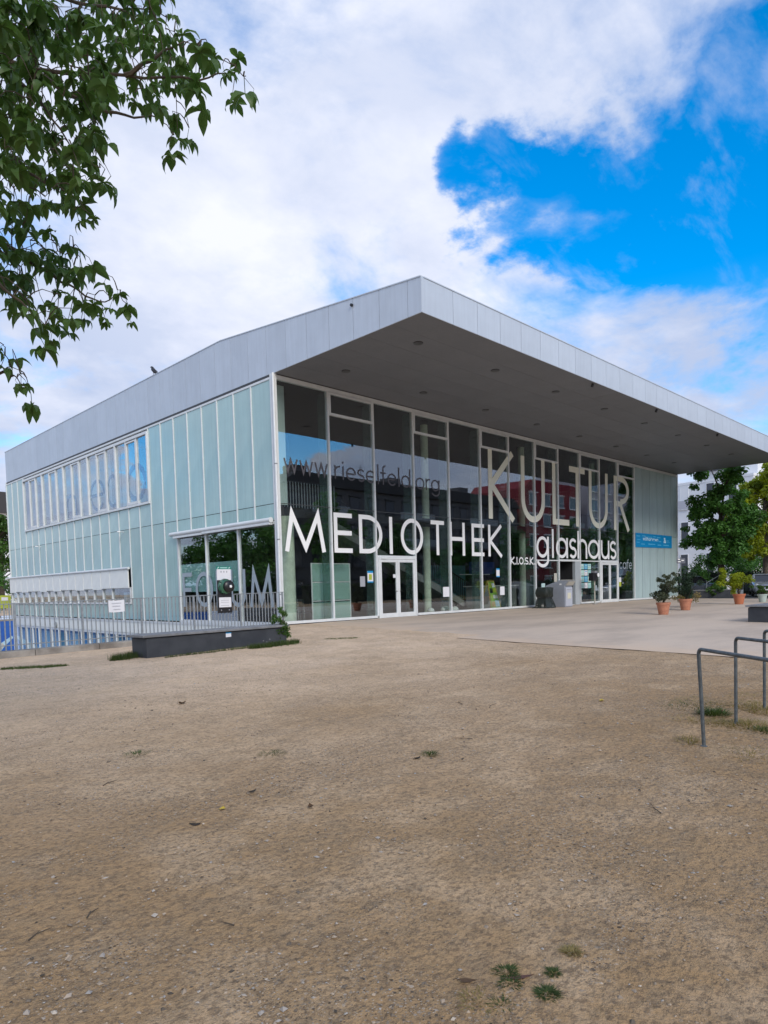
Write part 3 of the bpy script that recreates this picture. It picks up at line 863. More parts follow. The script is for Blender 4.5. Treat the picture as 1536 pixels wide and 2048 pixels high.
def glyph(ch, w, h, t, xh=None):
    """centre-line strokes in a w x h box; t is the stroke width"""
    i = t / 2; xh = xh or h
    if ch == 'M': return [[(i * 1.0, 0), (.185 * w, h - t * .9), (.5 * w, t * .9), (.815 * w, h - t * .9), (w - i, 0)]], False
    if ch == 'E': return [[(w, h - i), (i, h - i), (i, i), (w, i)], [(t, h * .5), (w * .97, h * .5)]], False
    if ch == 'F': return [[(w, h - i), (i, h - i), (i, 0)], [(t, h * .5), (w * .9, h * .5)]], False
    if ch == 'D': return [[(i, i), (i, h - i), (w * .36, h - i)] + arc(w * .36, h / 2, w * .64 - i, h / 2 - i, 88, -88, 22) + [(w * .36, i), (i, i)]], True
    if ch == 'I': return [[(w / 2, 0), (w / 2, h)]], False
    if ch == 'O': return [arc(w / 2, h / 2, w / 2 - i, h / 2 - i, 90, 450, 44)], True
    if ch == 'T': return [[(0, h - i), (w, h - i)], [(w / 2, h - t), (w / 2, 0)]], False
    if ch == 'H': return [[(i, 0), (i, h)], [(w - i, 0), (w - i, h)], [(t, h * .5), (w - t, h * .5)]], False
    if ch == 'K': return [[(i, 0), (i, h)], [(w - i * 1.2, h), (t * .8, h * .5), (w - i * .9, 0)]], False
    if ch == 'U': return [[(i, h), (i, h * .36)] + arc(w / 2, h * .36, w / 2 - i, h * .36 - i, 180, 360, 26)[1:] + [(w - i, h)]], False
    if ch == 'L': return [[(i, h), (i, i), (w, i)]], False
    if ch == 'R': return [[(i, 0), (i, h - i), (w * .45, h - i)] + arc(w * .45, h * .745, w * .5 - i, h * .255 - i, 88, -88, 18) + [(w * .45, h * .49), (t, h * .49)], [(w * .42, h * .47), (w - i, 0)]], False
    if ch in 'Ss':
        H = xh if ch == 's' else h; r = H / 4
        return [arc(w / 2, H - r - i / 2, w / 2 - i, r - i / 2, 28, 268, 20) + arc(w / 2, r + i / 2, w / 2 - i, r - i / 2, 88, -152, 20)[1:]], False
    if ch == 'l': return [[(w / 2, 0), (w / 2, h)]], False
    if ch == 'i': return [[(w / 2, 0), (w / 2, xh)], [(w / 2, xh * 1.22), (w / 2, xh * 1.22 + t * 1.2)]], False
    if ch == 'a': return [arc(w / 2 - i * .3, xh / 2, w / 2 - i * 1.3, xh / 2 - i, 90, 450, 36), [(w - i, 0), (w - i, xh)]], True
    if ch == 'd': return [arc(w / 2 - i * .3, xh / 2, w / 2 - i * 1.3, xh / 2 - i, 90, 450, 36), [(w - i, 0), (w - i, h)]], True
    if ch == 'g': return [arc(w / 2 - i * .3, xh / 2, w / 2 - i * 1.3, xh / 2 - i, 90, 450, 36), [(w - i, xh), (w - i, -xh * .08)] + arc(w / 2, -xh * .08, w / 2 - i, xh * .30, 0, -165, 20)[1:]], True
    if ch == 'o': return [arc(w / 2, xh / 2, w / 2 - i, xh / 2 - i, 90, 450, 36)], True
    if ch == 'c': return [arc(w / 2, xh / 2, w / 2 - i, xh / 2 - i, 42, 318, 30)], False
    if ch == 'e': return [[(w - i * 1.2, xh * .5)] + arc(w / 2, xh / 2, w / 2 - i, xh / 2 - i, 4, 322, 32), [(t * 1.1, xh * .5), (w - t * 1.3, xh * .5)]], False
    if ch == 'h': return [[(i, 0), (i, h)], [(i + .001, xh * .45)] + arc(w / 2, xh * .58, w / 2 - i, xh * .42 - i, 172, 0, 20) + [(w - i, 0)]], False
    if ch == 'n': return [[(i, 0), (i, xh)], [(i + .001, xh * .45)] + arc(w / 2, xh * .58, w / 2 - i, xh * .42 - i, 172, 0, 20) + [(w - i, 0)]], False
    if ch == 'u': return [[(i, xh), (i, xh * .42)] + arc(w / 2, xh * .42, w / 2 - i, xh * .42 - i, 180, 360, 22)[1:], [(w - i, 0), (w - i, xh)]], False
    if ch == 'r': return [[(i, 0), (i, xh)], arc(w * .85, xh * .55, w * .85 - i, xh * .45 - i, 165, 78, 10)], False
    if ch == 'f': return [[(w * .45, 0), (w * .45, h * .78)] + arc(w * .45 + w * .4, h * .78, w * .4, h * .22 - i, 180, 80, 10)[1:], [(0, xh - i), (w * .4, xh - i)], [(w * .5, xh - i), (w * .95, xh - i)]], False
    if ch == 'w': return [[(i * .7, xh), (w * .27, t * .7), (w * .5, xh - t * .5), (w * .73, t * .7), (w - i * .7, xh)]], False
    if ch == '.': return [[(w / 2, 0), (w / 2, t * 1.15)]], False
    return [], False

def ribbon(mb, pts, t, closed, fn, d0, d1):
    """flat prism along a poly-line with mitred joins; fn(s, z, depth) -> world"""
    P = [Vector((p[0], p[1])) for p in pts]
    if closed: P = P[:-1]
    n = len(P); L = []; Rr = []
    for i in range(n):
        a = P[i - 1] if (i > 0 or closed) else None
        b = P[(i + 1) % n] if (i < n - 1 or closed) else None
        d1_ = (P[i] - a).normalized() if a is not None else None
        d2_ = (b - P[i]).normalized() if b is not None else None
        if d1_ is None: d1_ = d2_
        if d2_ is None: d2_ = d1_
        n1_ = Vector((-d1_.y, d1_.x)); n2_ = Vector((-d2_.y, d2_.x))
        m_ = (n1_ + n2_)
        m_ = m_.normalized() if m_.length > 1e-5 else n1_
        k = min(1 / max(m_.dot(n1_), .16), 6) * t / 2
        L.append(P[i] + m_ * k); Rr.append(P[i] - m_ * k)
    o = len(mb.v)
    for i in range(n):
        for q, d in ((L[i], d0), (Rr[i], d0), (L[i], d1), (Rr[i], d1)):
            mb.v.append(fn(q.x, q.y, d))
    seg = n if closed else n - 1
    for i in range(seg):
        j = (i + 1) % n; A = o + 4 * i; C = o + 4 * j
        mb.f += [(A, A + 1, C + 1, C), (A + 2, C + 2, C + 3, A + 3), (A, C, C + 2, A + 2), (A + 1, A + 3, C + 3, C + 1)]
    if not closed:
        A = o; mb.f.append((A, A + 2, A + 3, A + 1)); A = o + 4 * (n - 1); mb.f.append((A, A + 1, A + 3, A + 2))

def letters(root, items, m, fn, z0):
    """items: (char, s0, s1, height, stroke, x-height)"""
    for ch, s0, s1, h, t, xh in items:
        strokes, closed = glyph(ch, s1 - s0, h, t, xh)
        mb = MB()
        for k, st_ in enumerate(strokes):
            ribbon(mb, st_, t, closed and k == 0, lambda s, z, d: fn(s0 + s, z0 + z, d), .009, .0125 + .0012 * k)
        part('letter', mb, m, root)

def front(s, z, d): return (s, -d, z)
def side(s, z, d): return (-d, -s, z)

t_ = thing('lettering', 'large white word MEDIOTHEK across the lower glass front', 'lettering')
H_ = 1.50
letters(t_, [(c, a, b_, H_, .172, None) for c, a, b_ in (('M', .24, 2.08), ('E', 2.49, 3.40), ('D', 3.75, 5.00), ('I', 5.38, 5.60), ('O', 6.06, 7.42), ('T', 7.92, 8.80), ('H', 9.15, 10.24), ('E', 10.74, 11.68), ('K', 12.0, 13.14))], WHITE, front, 2.60)
t_ = thing('lettering', 'giant cream word KULTUR reaching from the upper glass to the floor joint', 'lettering')
letters(t_, [(c, a, b_, 3.30, .315, None) for c, a, b_ in (('K', 12.08, 14.25), ('U', 14.80, 16.98), ('L', 17.72, 19.42), ('T', 19.46, 21.16), ('U', 21.62, 23.88), ('R', 24.66, 26.76))], CREAM, front, 4.40)
t_ = thing('lettering', 'white lowercase word glashaus above the recessed entrance', 'lettering')
letters(t_, [(c, a, b_, 1.55, .165, 1.12) for c, a, b_ in (('g', 16.12, 17.30), ('l', 17.55, 17.85), ('a', 18.02, 19.24), ('s', 19.40, 20.18), ('h', 20.28, 21.36), ('a', 21.46, 22.84), ('u', 23.0, 24.02), ('s', 24.12, 24.92))], WHITE, front, 2.60)
t_ = thing('lettering', 'small white letters K.I.O.S.K. left of the word glashaus', 'lettering')
ks = [('K', .36), ('.', .12), ('I', .10), ('.', .12), ('O', .40), ('.', .12), ('S', .30), ('.', .12), ('K', .36), ('.', .12)]
x = 13.80; it = []
for c, w in ks: it.append((c, x, x + w * .97, .37, .062, None)); x += w * .97 + .012
letters(t_, it, WHITE, front, 2.23)
t_ = thing('lettering', 'dark web address www.rieselfeld.org across the upper left glass', 'lettering')
wd = dict(w=.74, r=.34, i=.16, e=.62, s=.44, l=.16, f=.36, d=.66, o=.66, g=.66)
wd['.'] = .2
tx = 'www.rieselfeld.org'
tot = sum(wd[c] for c in tx) + .1 * (len(tx) - 1)
k_ = (8.56 - .31) / tot; x = .31; it = []
for c in tx: it.append((c, x, x + wd[c] * k_, .78, .062, .50)); x += (wd[c] + .1) * k_
letters(t_, it, ETCH, front, 5.36)
t_ = thing('lettering', 'faint outlined word cafe beside the right double door', 'lettering')
letters(t_, [('c', 25.32, 25.70, .6, .05, .42), ('a', 25.78, 26.24, .6, .05, .42), ('f', 26.30, 26.58, .62, .05, .42), ('e', 26.62, 27.02, .6, .05, .42)], GREYL, front, 2.02)
t_ = thing('lettering', 'grey word FORUM on the ground floor corner window', 'lettering')
letters(t_, [(c, -a, -b_, 1.42, .17, None) for c, a, b_ in (('F', 7.0, 6.2), ('O', 5.92, 4.55), ('R', 4.30, 3.42), ('U', 3.26, 2.20), ('M', 1.92, .42))], GREYL, side, .64)
t_ = thing('lettering', 'pale ghosted letters on the upper window band of the left side', 'lettering')
letters(t_, [('n', -19.6, -18.2, 1.9, .16, 1.25), ('e', -16.3, -14.5, 1.9, .17, 1.6), ('c', -14.2, -12.9, 1.9, .17, 1.6), ('O', -11.9, -9.9, 1.75, .26, None)], PALE, lambda s, z, d: side(s, z, d + .035), 5.45)

# ------------------------------------------------------------------ banner, notices, posters on the building
bn_ = thing('banner', 'cyan welcome banner stretched over the frosted end bay', 'banner', (27.45, -.05, 3.42))
part('sheet', MB().prism([(0, .0), (5.62, .06), (5.62, .90), (0, .92)], lambda x, z: (x, -.012, z), lambda x, z: (x, .0, z)), CYAN, bn_)
def bars(root, rows, m, nm='print'):
    for (a, b_, z, h) in rows:
        part(nm, MB().box(a, b_, -.019, -.0135, z, z + h), m, root)
wl_ = 'willkommen'
ww = dict(w=.7, i=.18, l=.18, k=.5, o=.56, m=.85, e=.54, n=.5)
x = 1.05; it = []
for c in wl_:
    g_ = {'k': 'h', 'm': 'n'}.get(c, c)
    it.append((g_, x, x + ww[c] * .40, .24, .05, .17)); x += ww[c] * .40 + .035
letters(bn_, it, CYANW, lambda s, z, d: (s, -.005 - d, z), .46)
bars(bn_, [(.12, .65, .70, .05), (.95, 1.4, .73, .05), (1.75, 2.4, .68, .05), (2.6, 3.0, .73, .045), (3.2, 3.75, .69, .05), (.2, .7, .48, .04), (.12, .6, .30, .045), (.8, 1.35, .20, .05), (1.85, 2.9, .22, .055), (3.3, 3.85, .19, .06), (4.2, 5.1, .19, .07), (3.5, 3.85, .43, .06)], CYANL, 'small_print')
bars(bn_, [(4.25, 4.62, .38, .12), (4.32, 4.56, .50, .12), (4.28, 4.52, .63, .10)], CYANW, 'emblem')
bars(bn_, [(4.7, 5.1, .52, .05), (4.75, 5.3, .42, .03)], CYANL, 'small_print')

def sheet(name, label, cat, x, z, w, h, m=PAPER, group=None, y=-.0135, prints=()):
    t = thing(name, label, cat, (x, y, z), 0, group)
    part('paper', MB().box(-w / 2, w / 2, -.004, 0, -h / 2, h / 2), m, t)
    for (a, b_, z0, z1, mm) in prints:
        part('print', MB().box(a, b_, -.0065, -.0045, z0, z1), mm, t)
    return t
sheet('poster', 'small blue framed poster on the glass left of the left double door', 'poster', 4.28, 1.68, .30, .46, PAPER, prints=[(-.15, .15, .15, .23, CYAN), (-.15, .15, -.23, -.18, CYAN), (-.08, .08, -.12, .10, YELLOWS)])
sheet('notice', 'dull grey notice sheet on the inner glass left of the blue poster', 'notice', 3.86, 1.50, .26, .40, PRINT)
sheet('notice', 'square white sheet low on the glass in front of the round column', 'notice', 8.85, .98, .42, .44, PAPER)
sheet('notice', 'square white sheet on the glass right of the wooden board', 'notice', 13.05, .94, .36, .42, PAPER)
sheet('poster', 'blue and white poster on the glass above the wooden board', 'poster', 12.72, 1.82, .26, .42, PAPER, prints=[(-.13, .13, .14, .21, CYAN), (-.13, .13, -.21, -.16, CYAN)])
sheet('notice', 'small white paper on the left leaf of the left double door', 'notice', 5.57, 1.70, .15, .14, PAPER, y=-.07)
sheet('notice', 'white notice beside the grey terminal at the sliding door', 'notice', 18.62, 1.40, .36, .60, PAPER, y=.96)
sheet('notice', 'beige notice left of the recessed entrance', 'notice', 17.92, 1.55, .28, .46, BEIGE)
sheet('notice', 'tall pale sheet half hidden by the dark tarpaulin', 'notice', 16.7, .95, .34, .6, mat('pale_teal_paper', (.5, .66, .66), .7))
pg = 'posters stuck beside the right double door'
pm = [mat('poster_teal', (.32, .58, .56), .6), PAPER, mat('poster_mint', (.46, .68, .62), .6), mat('poster_blue', (.10, .40, .62), .6)]
q_ = 0
names = {(0, 0): 'mint poster top left', (0, 1): 'white poster top centre', (0, 2): 'teal poster top right', (1, 0): 'white poster second row left', (1, 1): 'mint poster second row centre', (1, 2): 'pale poster second row right',
         (2, 0): 'teal poster third row left', (2, 1): 'blue poster third row centre', (2, 2): 'white poster third row right', (3, 0): 'white poster bottom left', (3, 1): 'teal poster bottom centre', (3, 2): 'mint poster bottom right'}
for r_ in range(4):
    for c_ in range(3):
        q_ += 1
        sheet('poster', names[(r_, c_)] + ' of the poster group beside the right double door', 'poster', 20.78 + c_ * .40, 2.15 - r_ * .36, .36, .31, pm[(r_ * 2 + c_ * 3) % 4], pg,
              prints=[(-.12, .12, .06, .10, pm[(r_ + c_ + 1) % 4]), (-.14, .05, -.02, .0, PRINT), (-.14, .1, -.08, -.06, PRINT)])
sheet('notice', 'green and white flyer right of the right double door', 'notice', 25.38, 1.22, .28, .56, PAPER, prints=[(-.14, .14, -.28, 0, YELLOWS)])

# ------------------------------------------------------------------ things behind the glass
af = thing('display_board', 'wooden A-frame board with green posters standing inside the glass', 'display board', (12.95, .62, .02), R(4))
fr = MB()
for sgn in (-1, 1):
    fr.tube([(sgn * .46, -.32, 0), (sgn * .26, 0, 1.42)], .028, 6); fr.tube([(sgn * .46, .35, 0), (sgn * .26, .02, 1.42)], .024, 6)
fr.tube([(-.27, -.01, 1.40), (.27, -.01, 1.40)], .028, 6); fr.tube([(-.42, -.26, .25), (.42, -.26, .25)], .024, 6)
part('frame', fr, WOODY, af)
bd = lambda u, z: (u * (.46 - .2 * z / 1.42), -.33 + .33 * z / 1.42 - .01, z)
def quadpart(nm, u0, u1, z0, z1, m, off=0.):
    vs = [bd(u0, z0), bd(u1, z0), bd(u1, z1), bd(u0, z1)]
    vs = [(a, b_ - off, c) for a, b_, c in vs]
    vs += [(a, b_ + .012, c) for a, b_, c in vs]
    part(nm, MB().add(vs, [(0, 1, 2, 3), (7, 6, 5, 4), (0, 4, 5, 1), (1, 5, 6, 2), (2, 6, 7, 3), (3, 7, 4, 0)]), m, af)
quadpart('board', -.9, .9, .08, 1.38, mat('board_green', (.22, .42, .08), .6), 0)
for i, (u0, u1, z0, z1, m) in enumerate(((-.8, -.1, 1.12, 1.3, YELLOWS), (0, .8, 1.1, 1.3, PAPER), (-.8, -.05, .82, 1.05, INNERDARK), (.05, .8, .85, 1.05, YELLOWS), (-.2, .8, .55, .72, PAPER), (-.8, -.25, .45, .75, mat('board_lime', (.4, .55, .1), .6)), (.0, .8, .14, .45, SKYB), (-.8, -.1, .15, .4, WOODY))):
    quadpart('poster', u0, u1, z0, z1, m, .014)
bl0 = MB().lathe([(.0, -.0), (.12, .02), (.19, .12), (.17, .22), (.09, .29), (.0, .31)], n=16).mesh('globe', mat('white_globe', (.75, .76, .74), .4), True)
for i, (x, y, s_, lab) in enumerate(((8.42, .55, .9, 'white egg shaped lamp left of the round column'), (9.30, .50, 1.0, 'white egg shaped lamp first right of the round column'), (9.68, .45, .95, 'white egg shaped lamp in the middle of the row by the column'), (9.78, .85, 1.0, 'white egg shaped lamp standing behind the front row'), (10.05, .50, .9, 'white egg shaped lamp at the right end of the row'))):
    t_ = thing('floor_lamp', lab, 'lamp', (x, y, .02), 0, 'white egg lamps behind the glass'); g_ = link('globe', bl0, t_); g_.scale = (s_, s_, s_)
    part('base', MB().lathe([(.1, -.0), (.1, .02), (.06, .03)], n=12), STEELB, t_)
ds = thing('screen', 'tall frosted glass display screen with two leaves inside the left bay', 'screen', (2.02, .85, .02))
for a, b_ in ((.0, .95), (1.02, 1.95)):
    f_ = MB(); w = .035
    for x in (a, b_ - w): f_.box(x, x + w, -.02, .02, 0, 2.22)
    for z in (.0, .75, 1.47, 2.185): f_.box(a + w, b_ - w, -.018, .018, z, z + .035)
    p_ = part('frame', f_, WHITE, ds)
    for z in (.035, .785, 1.505): bx('screen_pane', ((a + b_) / 2, 0, z + .345), (b_ - a - .075, .01, .66), GSCREEN, p_)
def chair(loc, rz, lab):
    t = thing('chair', lab, 'chair', loc, rz, 'dark chairs inside the left bay')
    s = MB().box(-.22, .22, -.21, .21, .43, .46); part('seat', s, BLACKP, t, bevel=.01)
    part('backrest', MB().box(-.21, .21, .19, .215, .55, .86), BLACKP, t, bevel=.01)
    for a in (-.2, .2):
        for b_ in (-.19, .2):
            part('leg', MB().tube([(a * 1.1, b_ * 1.1, 0), (a, b_, .43 if b_ < 0 else .86)], .012, 6), CHROME, t)
    return t
c0 = chair((1.35, .95, .02), R(200), 'dark chair with chrome legs nearest the round corner column')
dup(c0, (1.75, 1.5, .02), R(160), 'dark chair with chrome legs behind the frosted screen')
dup(c0, (1.2, 2.2, .02), R(20), 'dark chair with chrome legs at the far side of the table')
dup(c0, (6.0, 1.6, .02), R(70), 'dark chair with chrome legs behind the left double door')
tb = thing('table', 'round dark table on a chrome foot near the corner column', 'table', (1.6, 2.0, .02))
part('tabletop', MB().lathe([(.42, .71), (.43, .725), (.42, .74)], n=24), BLACKP, tb)
part('table_leg', MB().lathe([(.22, 0), (.2, .02), (.03, .04), (.03, .71)], n=14), CHROME, tb, smooth=True)
dc = thing('cabinet', 'low dark cabinet with a pale label behind the poster group', 'cabinet', (21.6, .5, .02))
part('body', MB().box(-.75, .75, 0, .5, .25, .98), BLACKP, dc, bevel=.01)
part('label', MB().box(-.12, .1, -.006, -.0005, .42, .8), FILM, dc)
for a in (-.6, .6): part('leg', MB().box(a - .03, a + .03, .05, .1, 0, .25), CHROME, dc)
pu = thing('parasol', 'folded grey blue parasol leaning inside the last glass bay', 'parasol', (25.9, .7, .02), R(0))
part('canopy', MB().tube([(-.35, 0, .42), (0, .05, .8), (.45, .1, 1.45), (.75, .12, 1.95)], [.03, .10, .30, .42], 10), mat('parasol_cloth', (.10, .17, .26), .8), pu, smooth=True)
part('pole', MB().tube([(-.55, 0, .0), (.9, .13, 2.2)], .022, 8), CHROME, pu)
for x, y, lab in ((23.6, .9, 'low dark stool behind the right double door'), (24.5, 1.2, 'low dark stool right of the other behind the right door')):
    t_ = thing('stool', lab, 'stool', (x, y, .02), 0, 'stools behind the right double door')
    part('seat', MB().lathe([(.2, .5), (.21, .55), (.2, .58)], n=16), BLACKP, t_)
    for k in range(3): part('leg', MB().tube([(.24 * math.cos(k * 2.09), .24 * math.sin(k * 2.09), 0), (.1 * math.cos(k * 2.09), .1 * math.sin(k * 2.09), .5)], .014, 6), CHROME, t_)

# ------------------------------------------------------------------ things on the plaza
te = thing('terminal', 'grey metal return terminal with a sloping beige keypad top', 'terminal', (16.15, -.5, .02))
pr = [(0, 0), (0, 1.10), (-.82, 1.36), (-1.30, 1.34), (-1.12, 1.06), (-1.14, 0)]
part('body', MB().prism(pr, lambda y, z: (0, y, z), lambda y, z: (.72, y, z)), TERM, te, bevel=.02)
part('front_plate', MB().box(.03, .69, -1.165, -1.142, .05, 1.0), TERML, te, bevel=.008)
part('keypad', MB().prism([(-.86, 1.365), (-1.31, 1.35), (-1.32, 1.37), (-.86, 1.39)], lambda y, z: (.06, y, z), lambda y, z: (.66, y, z)), BEIGE, te)
part('hood', MB().prism([(-1.30, 1.30), (-1.16, 1.10), (-1.20, 1.09), (-1.345, 1.29)], lambda y, z: (.05, y, z), lambda y, z: (.67, y, z)), BEIGE, te)
part('sticker', MB().box(.2, .52, -1.172, -1.167, .42, .72), mat('cream_sticker', (.62, .60, .48), .6), te)
part('slot', MB().box(.14, .58, -1.172, -1.167, .86, .90), PRINT, te)
part('side_badge', MB().box(-.006, -.001, -.95, -.82, 1.12, 1.2), WHITE, te)
tp = MB()
n_ = 26
rings = []
for j, (z, r) in enumerate(((.0, .56), (.03, .50), (.15, .43), (.32, .40), (.46, .36), (.52, .35), (.58, .38), (.75, .40), (.92, .40), (1.0, .37), (1.03, .30))):
    for k in range(n_):
        a = 2 * math.pi * k / n_
        sq = 1 / max(abs(math.cos(a)), abs(math.sin(a))) ** .75
        f = 1 + .09 * math.sin(k * 2.7 + j * .9) * (1.3 if z < .2 else .7) + .04 * math.sin(k * 5.1 - j * 1.7)
        rings.append((r * .92 * sq * f * math.cos(a), r * .86 * sq * f * math.sin(a), z + .012 * math.sin(k * 1.9 + j)))
fc = [(j * n_ + k, j * n_ + (k + 1) % n_, (j + 1) * n_ + (k + 1) % n_, (j + 1) * n_ + k) for j in range(10) for k in range(n_)] + [tuple(10 * n_ + k for k in range(n_))]
tw = thing('wrapped_stand', 'object tied up in a dark green tarpaulin left of the grey terminal', 'covered stand', (15.2, -1.05, .02))
tpo = part('tarpaulin', MB().add(rings, fc), TARP, tw, smooth=True)
part('tie_cord', MB().tube([(.40 * math.cos(2 * math.pi * k / 16), .38 * math.sin(2 * math.pi * k / 16), .52) for k in range(17)], .014, 6), BLACKP, tw)
ps = thing('sign_post', 'slim pale post carrying a black box in front of the posters', 'post', (20.55, -.9, .02))
part('pole', MB().tube([(0, 0, 0), (0, 0, 1.45)], .035, 10), BEIGE, ps, smooth=True)
part('foot', MB().lathe([(.15, 0), (.14, .02), (.04, .03)], n=16), GALV, ps)
part('box', MB().box(-.42, .06, -.14, .14, 1.30, 1.74), BLACKP, ps, bevel=.015)
part('lens', MB().lathe([(.10, 0), (.11, .04), (.0, .05)], n=14), WHITE, ps, (.02, -.19, 1.62), (R(90), 0, 0))
part('lid', MB().box(-.2, .12, -.12, .12, 1.745, 1.86), mat('grey_lid', (.2, .21, .23), .5), ps)
part('clip_board', MB().box(-.03, .13, -.06, -.04, .75, 1.05), GREYL, ps)

# leaves helper
def leafcloud(name, clumps, n, size, m, parent=None, up=.5, aspect=.55, kind=None, loc=(0, 0, 0)):
    """many folded leaf faces spread through clumps (centre, radius)"""
    cs = np.array([c for c, r in clumps]); rs = np.array([r for c, r in clumps])
    w = rs ** 2; w = w / w.sum()
    idx_ = RNG.choice(len(cs), n, p=w)
    d = RNG.normal(size=(n, 3)); d /= np.linalg.norm(d, axis=1)[:, None]
    rad = RNG.random(n) ** .45
    squash = np.array([1, 1, .75])
    p = cs[idx_] + d * (rs[idx_] * rad)[:, None] * squash
    nrm = d * .7 + np.array([0, 0, up]) + RNG.normal(size=(n, 3)) * .45
    nrm /= np.linalg.norm(nrm, axis=1)[:, None]
    tdir = np.cross(nrm, RNG.normal(size=(n, 3))); tdir /= np.linalg.norm(tdir, axis=1)[:, None] + 1e-9
    b = np.cross(nrm, tdir)
    s = size * (.6 + .8 * RNG.random(n))[:, None]
    fold = nrm * s * .16
    v = np.stack([p - tdir * s * .5, p + b * s * aspect * .5 + fold, p + tdir * s * .5 - nrm * s * .15, p - b * s * aspect * .5 + fold], 1).reshape(-1, 3)
    k = np.arange(n) * 4
    f = np.concatenate([np.stack([k, k + 1, k + 2], 1), np.stack([k, k + 2, k + 3], 1)])
    me = bpy.data.meshes.new(name)
    me.vertices.add(len(v)); me.vertices.foreach_set('co', v.astype(np.float32).ravel())
    me.loops.add(len(f) * 3); me.loops.foreach_set('vertex_index', f.ravel().astype(np.int32))
    me.polygons.add(len(f)); me.polygons.foreach_set('loop_start', np.arange(len(f), dtype=np.int32) * 3)
    me.update(); me.validate()
    me.materials.append(m)
    o = link(name, me, parent, loc)
    if kind: o['kind'] = kind
    return o

def crown_clumps(c, rad, n, rr, seed, low=.35):
    r_ = random.Random(seed); out = []
    while len(out) < n:
        d = Vector((r_.gauss(0, 1), r_.gauss(0, 1), r_.gauss(0, 1))).normalized()
        f = low + (1 - low) * r_.random() ** .6
        wob = 1 + .16 * math.sin(d.x * 5 + seed) + .13 * math.sin(d.z * 7 + d.y * 4 + seed * 2)
        taper = 1 - .30 * max(0, d.z) ** 2
        p = Vector((d.x * rad[0] * taper, d.y * rad[1] * taper, d.z * rad[2])) * f * wob
        out.append((tuple(Vector(c) + p), rr * (.65 + .7 * r_.random())))
    return out

def tree(name, label, loc, h, crown_z, rad, trunk_r, m, n=7000, leaf=.24, clumps=60, rr=.55, seed=1, bark=BARK, group=None, cat='tree'):
    t = thing(name, label, cat, loc, 0, group)
    cl = crown_clumps((0, 0, crown_z), rad, clumps, rr, seed)
    tr = MB(); r_ = random.Random(seed)
    top = crown_z + rad[2] * .45
    pts = [(0, 0, -.1), (.03, .02, h * .1), (r_.uniform(-.1, .1), r_.uniform(-.1, .1), crown_z * .5), (r_.uniform(-.2, .2), r_.uniform(-.2, .2), crown_z), (r_.uniform(-.2, .2), r_.uniform(-.2, .2), top)]
    tr.tube(pts, [trunk_r * 1.25, trunk_r, trunk_r * .85, trunk_r * .55, trunk_r * .15], 10)
    part('trunk', tr, bark, t, smooth=True)
    br = MB()
    for c, r in cl[::3]:
        z0 = max(crown_z - rad[2] * .85, c[2] - .35 * math.hypot(c[0], c[1]) - .6)
        z0 = min(z0, top - .3)
        br.tube([(0, 0, z0), (c[0] * .5, c[1] * .5, (z0 + c[2]) / 2 + .1), c], [trunk_r * .28, trunk_r * .16, trunk_r * .05], 5)
    part('limbs', br, bark, t)
    o = leafcloud('crown', cl, n, leaf, m, t)
    return t

# potted shrubs
def pot_mesh(s, m):
    return MB().lathe([(.17 * s, 0), (.235 * s, .36 * s), (.235 * s, .37 * s), (.26 * s, .37 * s), (.265 * s, .45 * s), (.235 * s, .45 * s), (.225 * s, .40 * s)], n=24).mesh('pot', m, True)
def potted(label, loc, s, m, foliage, fm, n, leaf, stems=4, hs=1., group='potted shrubs on the plaza'):
    t = thing('potted_shrub', label, 'potted plant', loc, random.random() * 6, group)
    link('pot', pot_mesh(s, m), t)
    part('soil', MB().lathe([(.225 * s, .395 * s), (.0, .41 * s)], n=16), SOIL, t)
    r_ = random.Random(n); stm = MB(); 
    for k in range(stems):
        a = r_.random() * 6.3; q = r_.choice(foliage)[0]
        stm.tube([(.05 * math.cos(a), .05 * math.sin(a), .38 * s), (q[0] * .4, q[1] * .4, (.4 * s + q[2]) * .55), q], [.018, .012, .005], 6)
    part('stems', stm, BARK, t)
    leafcloud('foliage', foliage, n, leaf, fm, t, up=.3, aspect=.3)
    return t
r1 = random.Random(3)
fo = [((r1.gauss(0, .20), r1.gauss(0, .20), .62 + .95 * i / 26), .17 - .07 * i / 26) for i in range(26)]
potted('spiky shrub in a terracotta pot nearest the camera on the plaza', (11.35, -8.75, zg(11, -8.75) + .02), 1.02, TERRA, fo, OLEA, 1500, .11, 7)
fo = [((r1.gauss(0, .22), r1.gauss(0, .24), .60 + .95 * i / 26), .20 - .06 * i / 26) for i in range(26)]
potted('dense dark shrub in a terracotta pot beside the end of the building', (15.11, -8.1, zg(15, -8.1) + .02), 1.06, TERRA, fo, CONIF, 1900, .11, 6)
fo = [((r1.gauss(0, .36), r1.gauss(0, .36), .9 + .65 * r1.random()), .22) for i in range(26)] + [((-.55, .35, .55 + .1 * k), .16) for k in range(3)]
potted('wide yellow green shrub in an orange pot with rim', (22.16, -8.0, zg(22, -8) + .02), 1.15, TERRA2, fo, LEAFY, 1700, .13, 8)
fo = [((r1.gauss(0, .22), r1.gauss(0, .22), .55 + .3 * r1.random()), .14) for i in range(14)]
potted('small green plant in a pale green planter at the right edge', (25.17, -8.21, zg(25, -8.2) + .02), .95, ZINC, fo, LEAFM, 700, .10, 5)
fo = [((r1.gauss(0, .25), r1.gauss(0, .25), .25 + .35 * r1.random()), .2) for i in range(14)]
t_ = thing('shrub', 'low dry brown shrub between the two terracotta pots', 'shrub', (17.9, -7.0, zg(17, -7) + .02))
leafcloud('foliage', [((a * 1.6, b_ * 1.3, c), r) for (a, b_, c), r in fo], 900, .10, DRYG, t_, up=.2, aspect=.3)
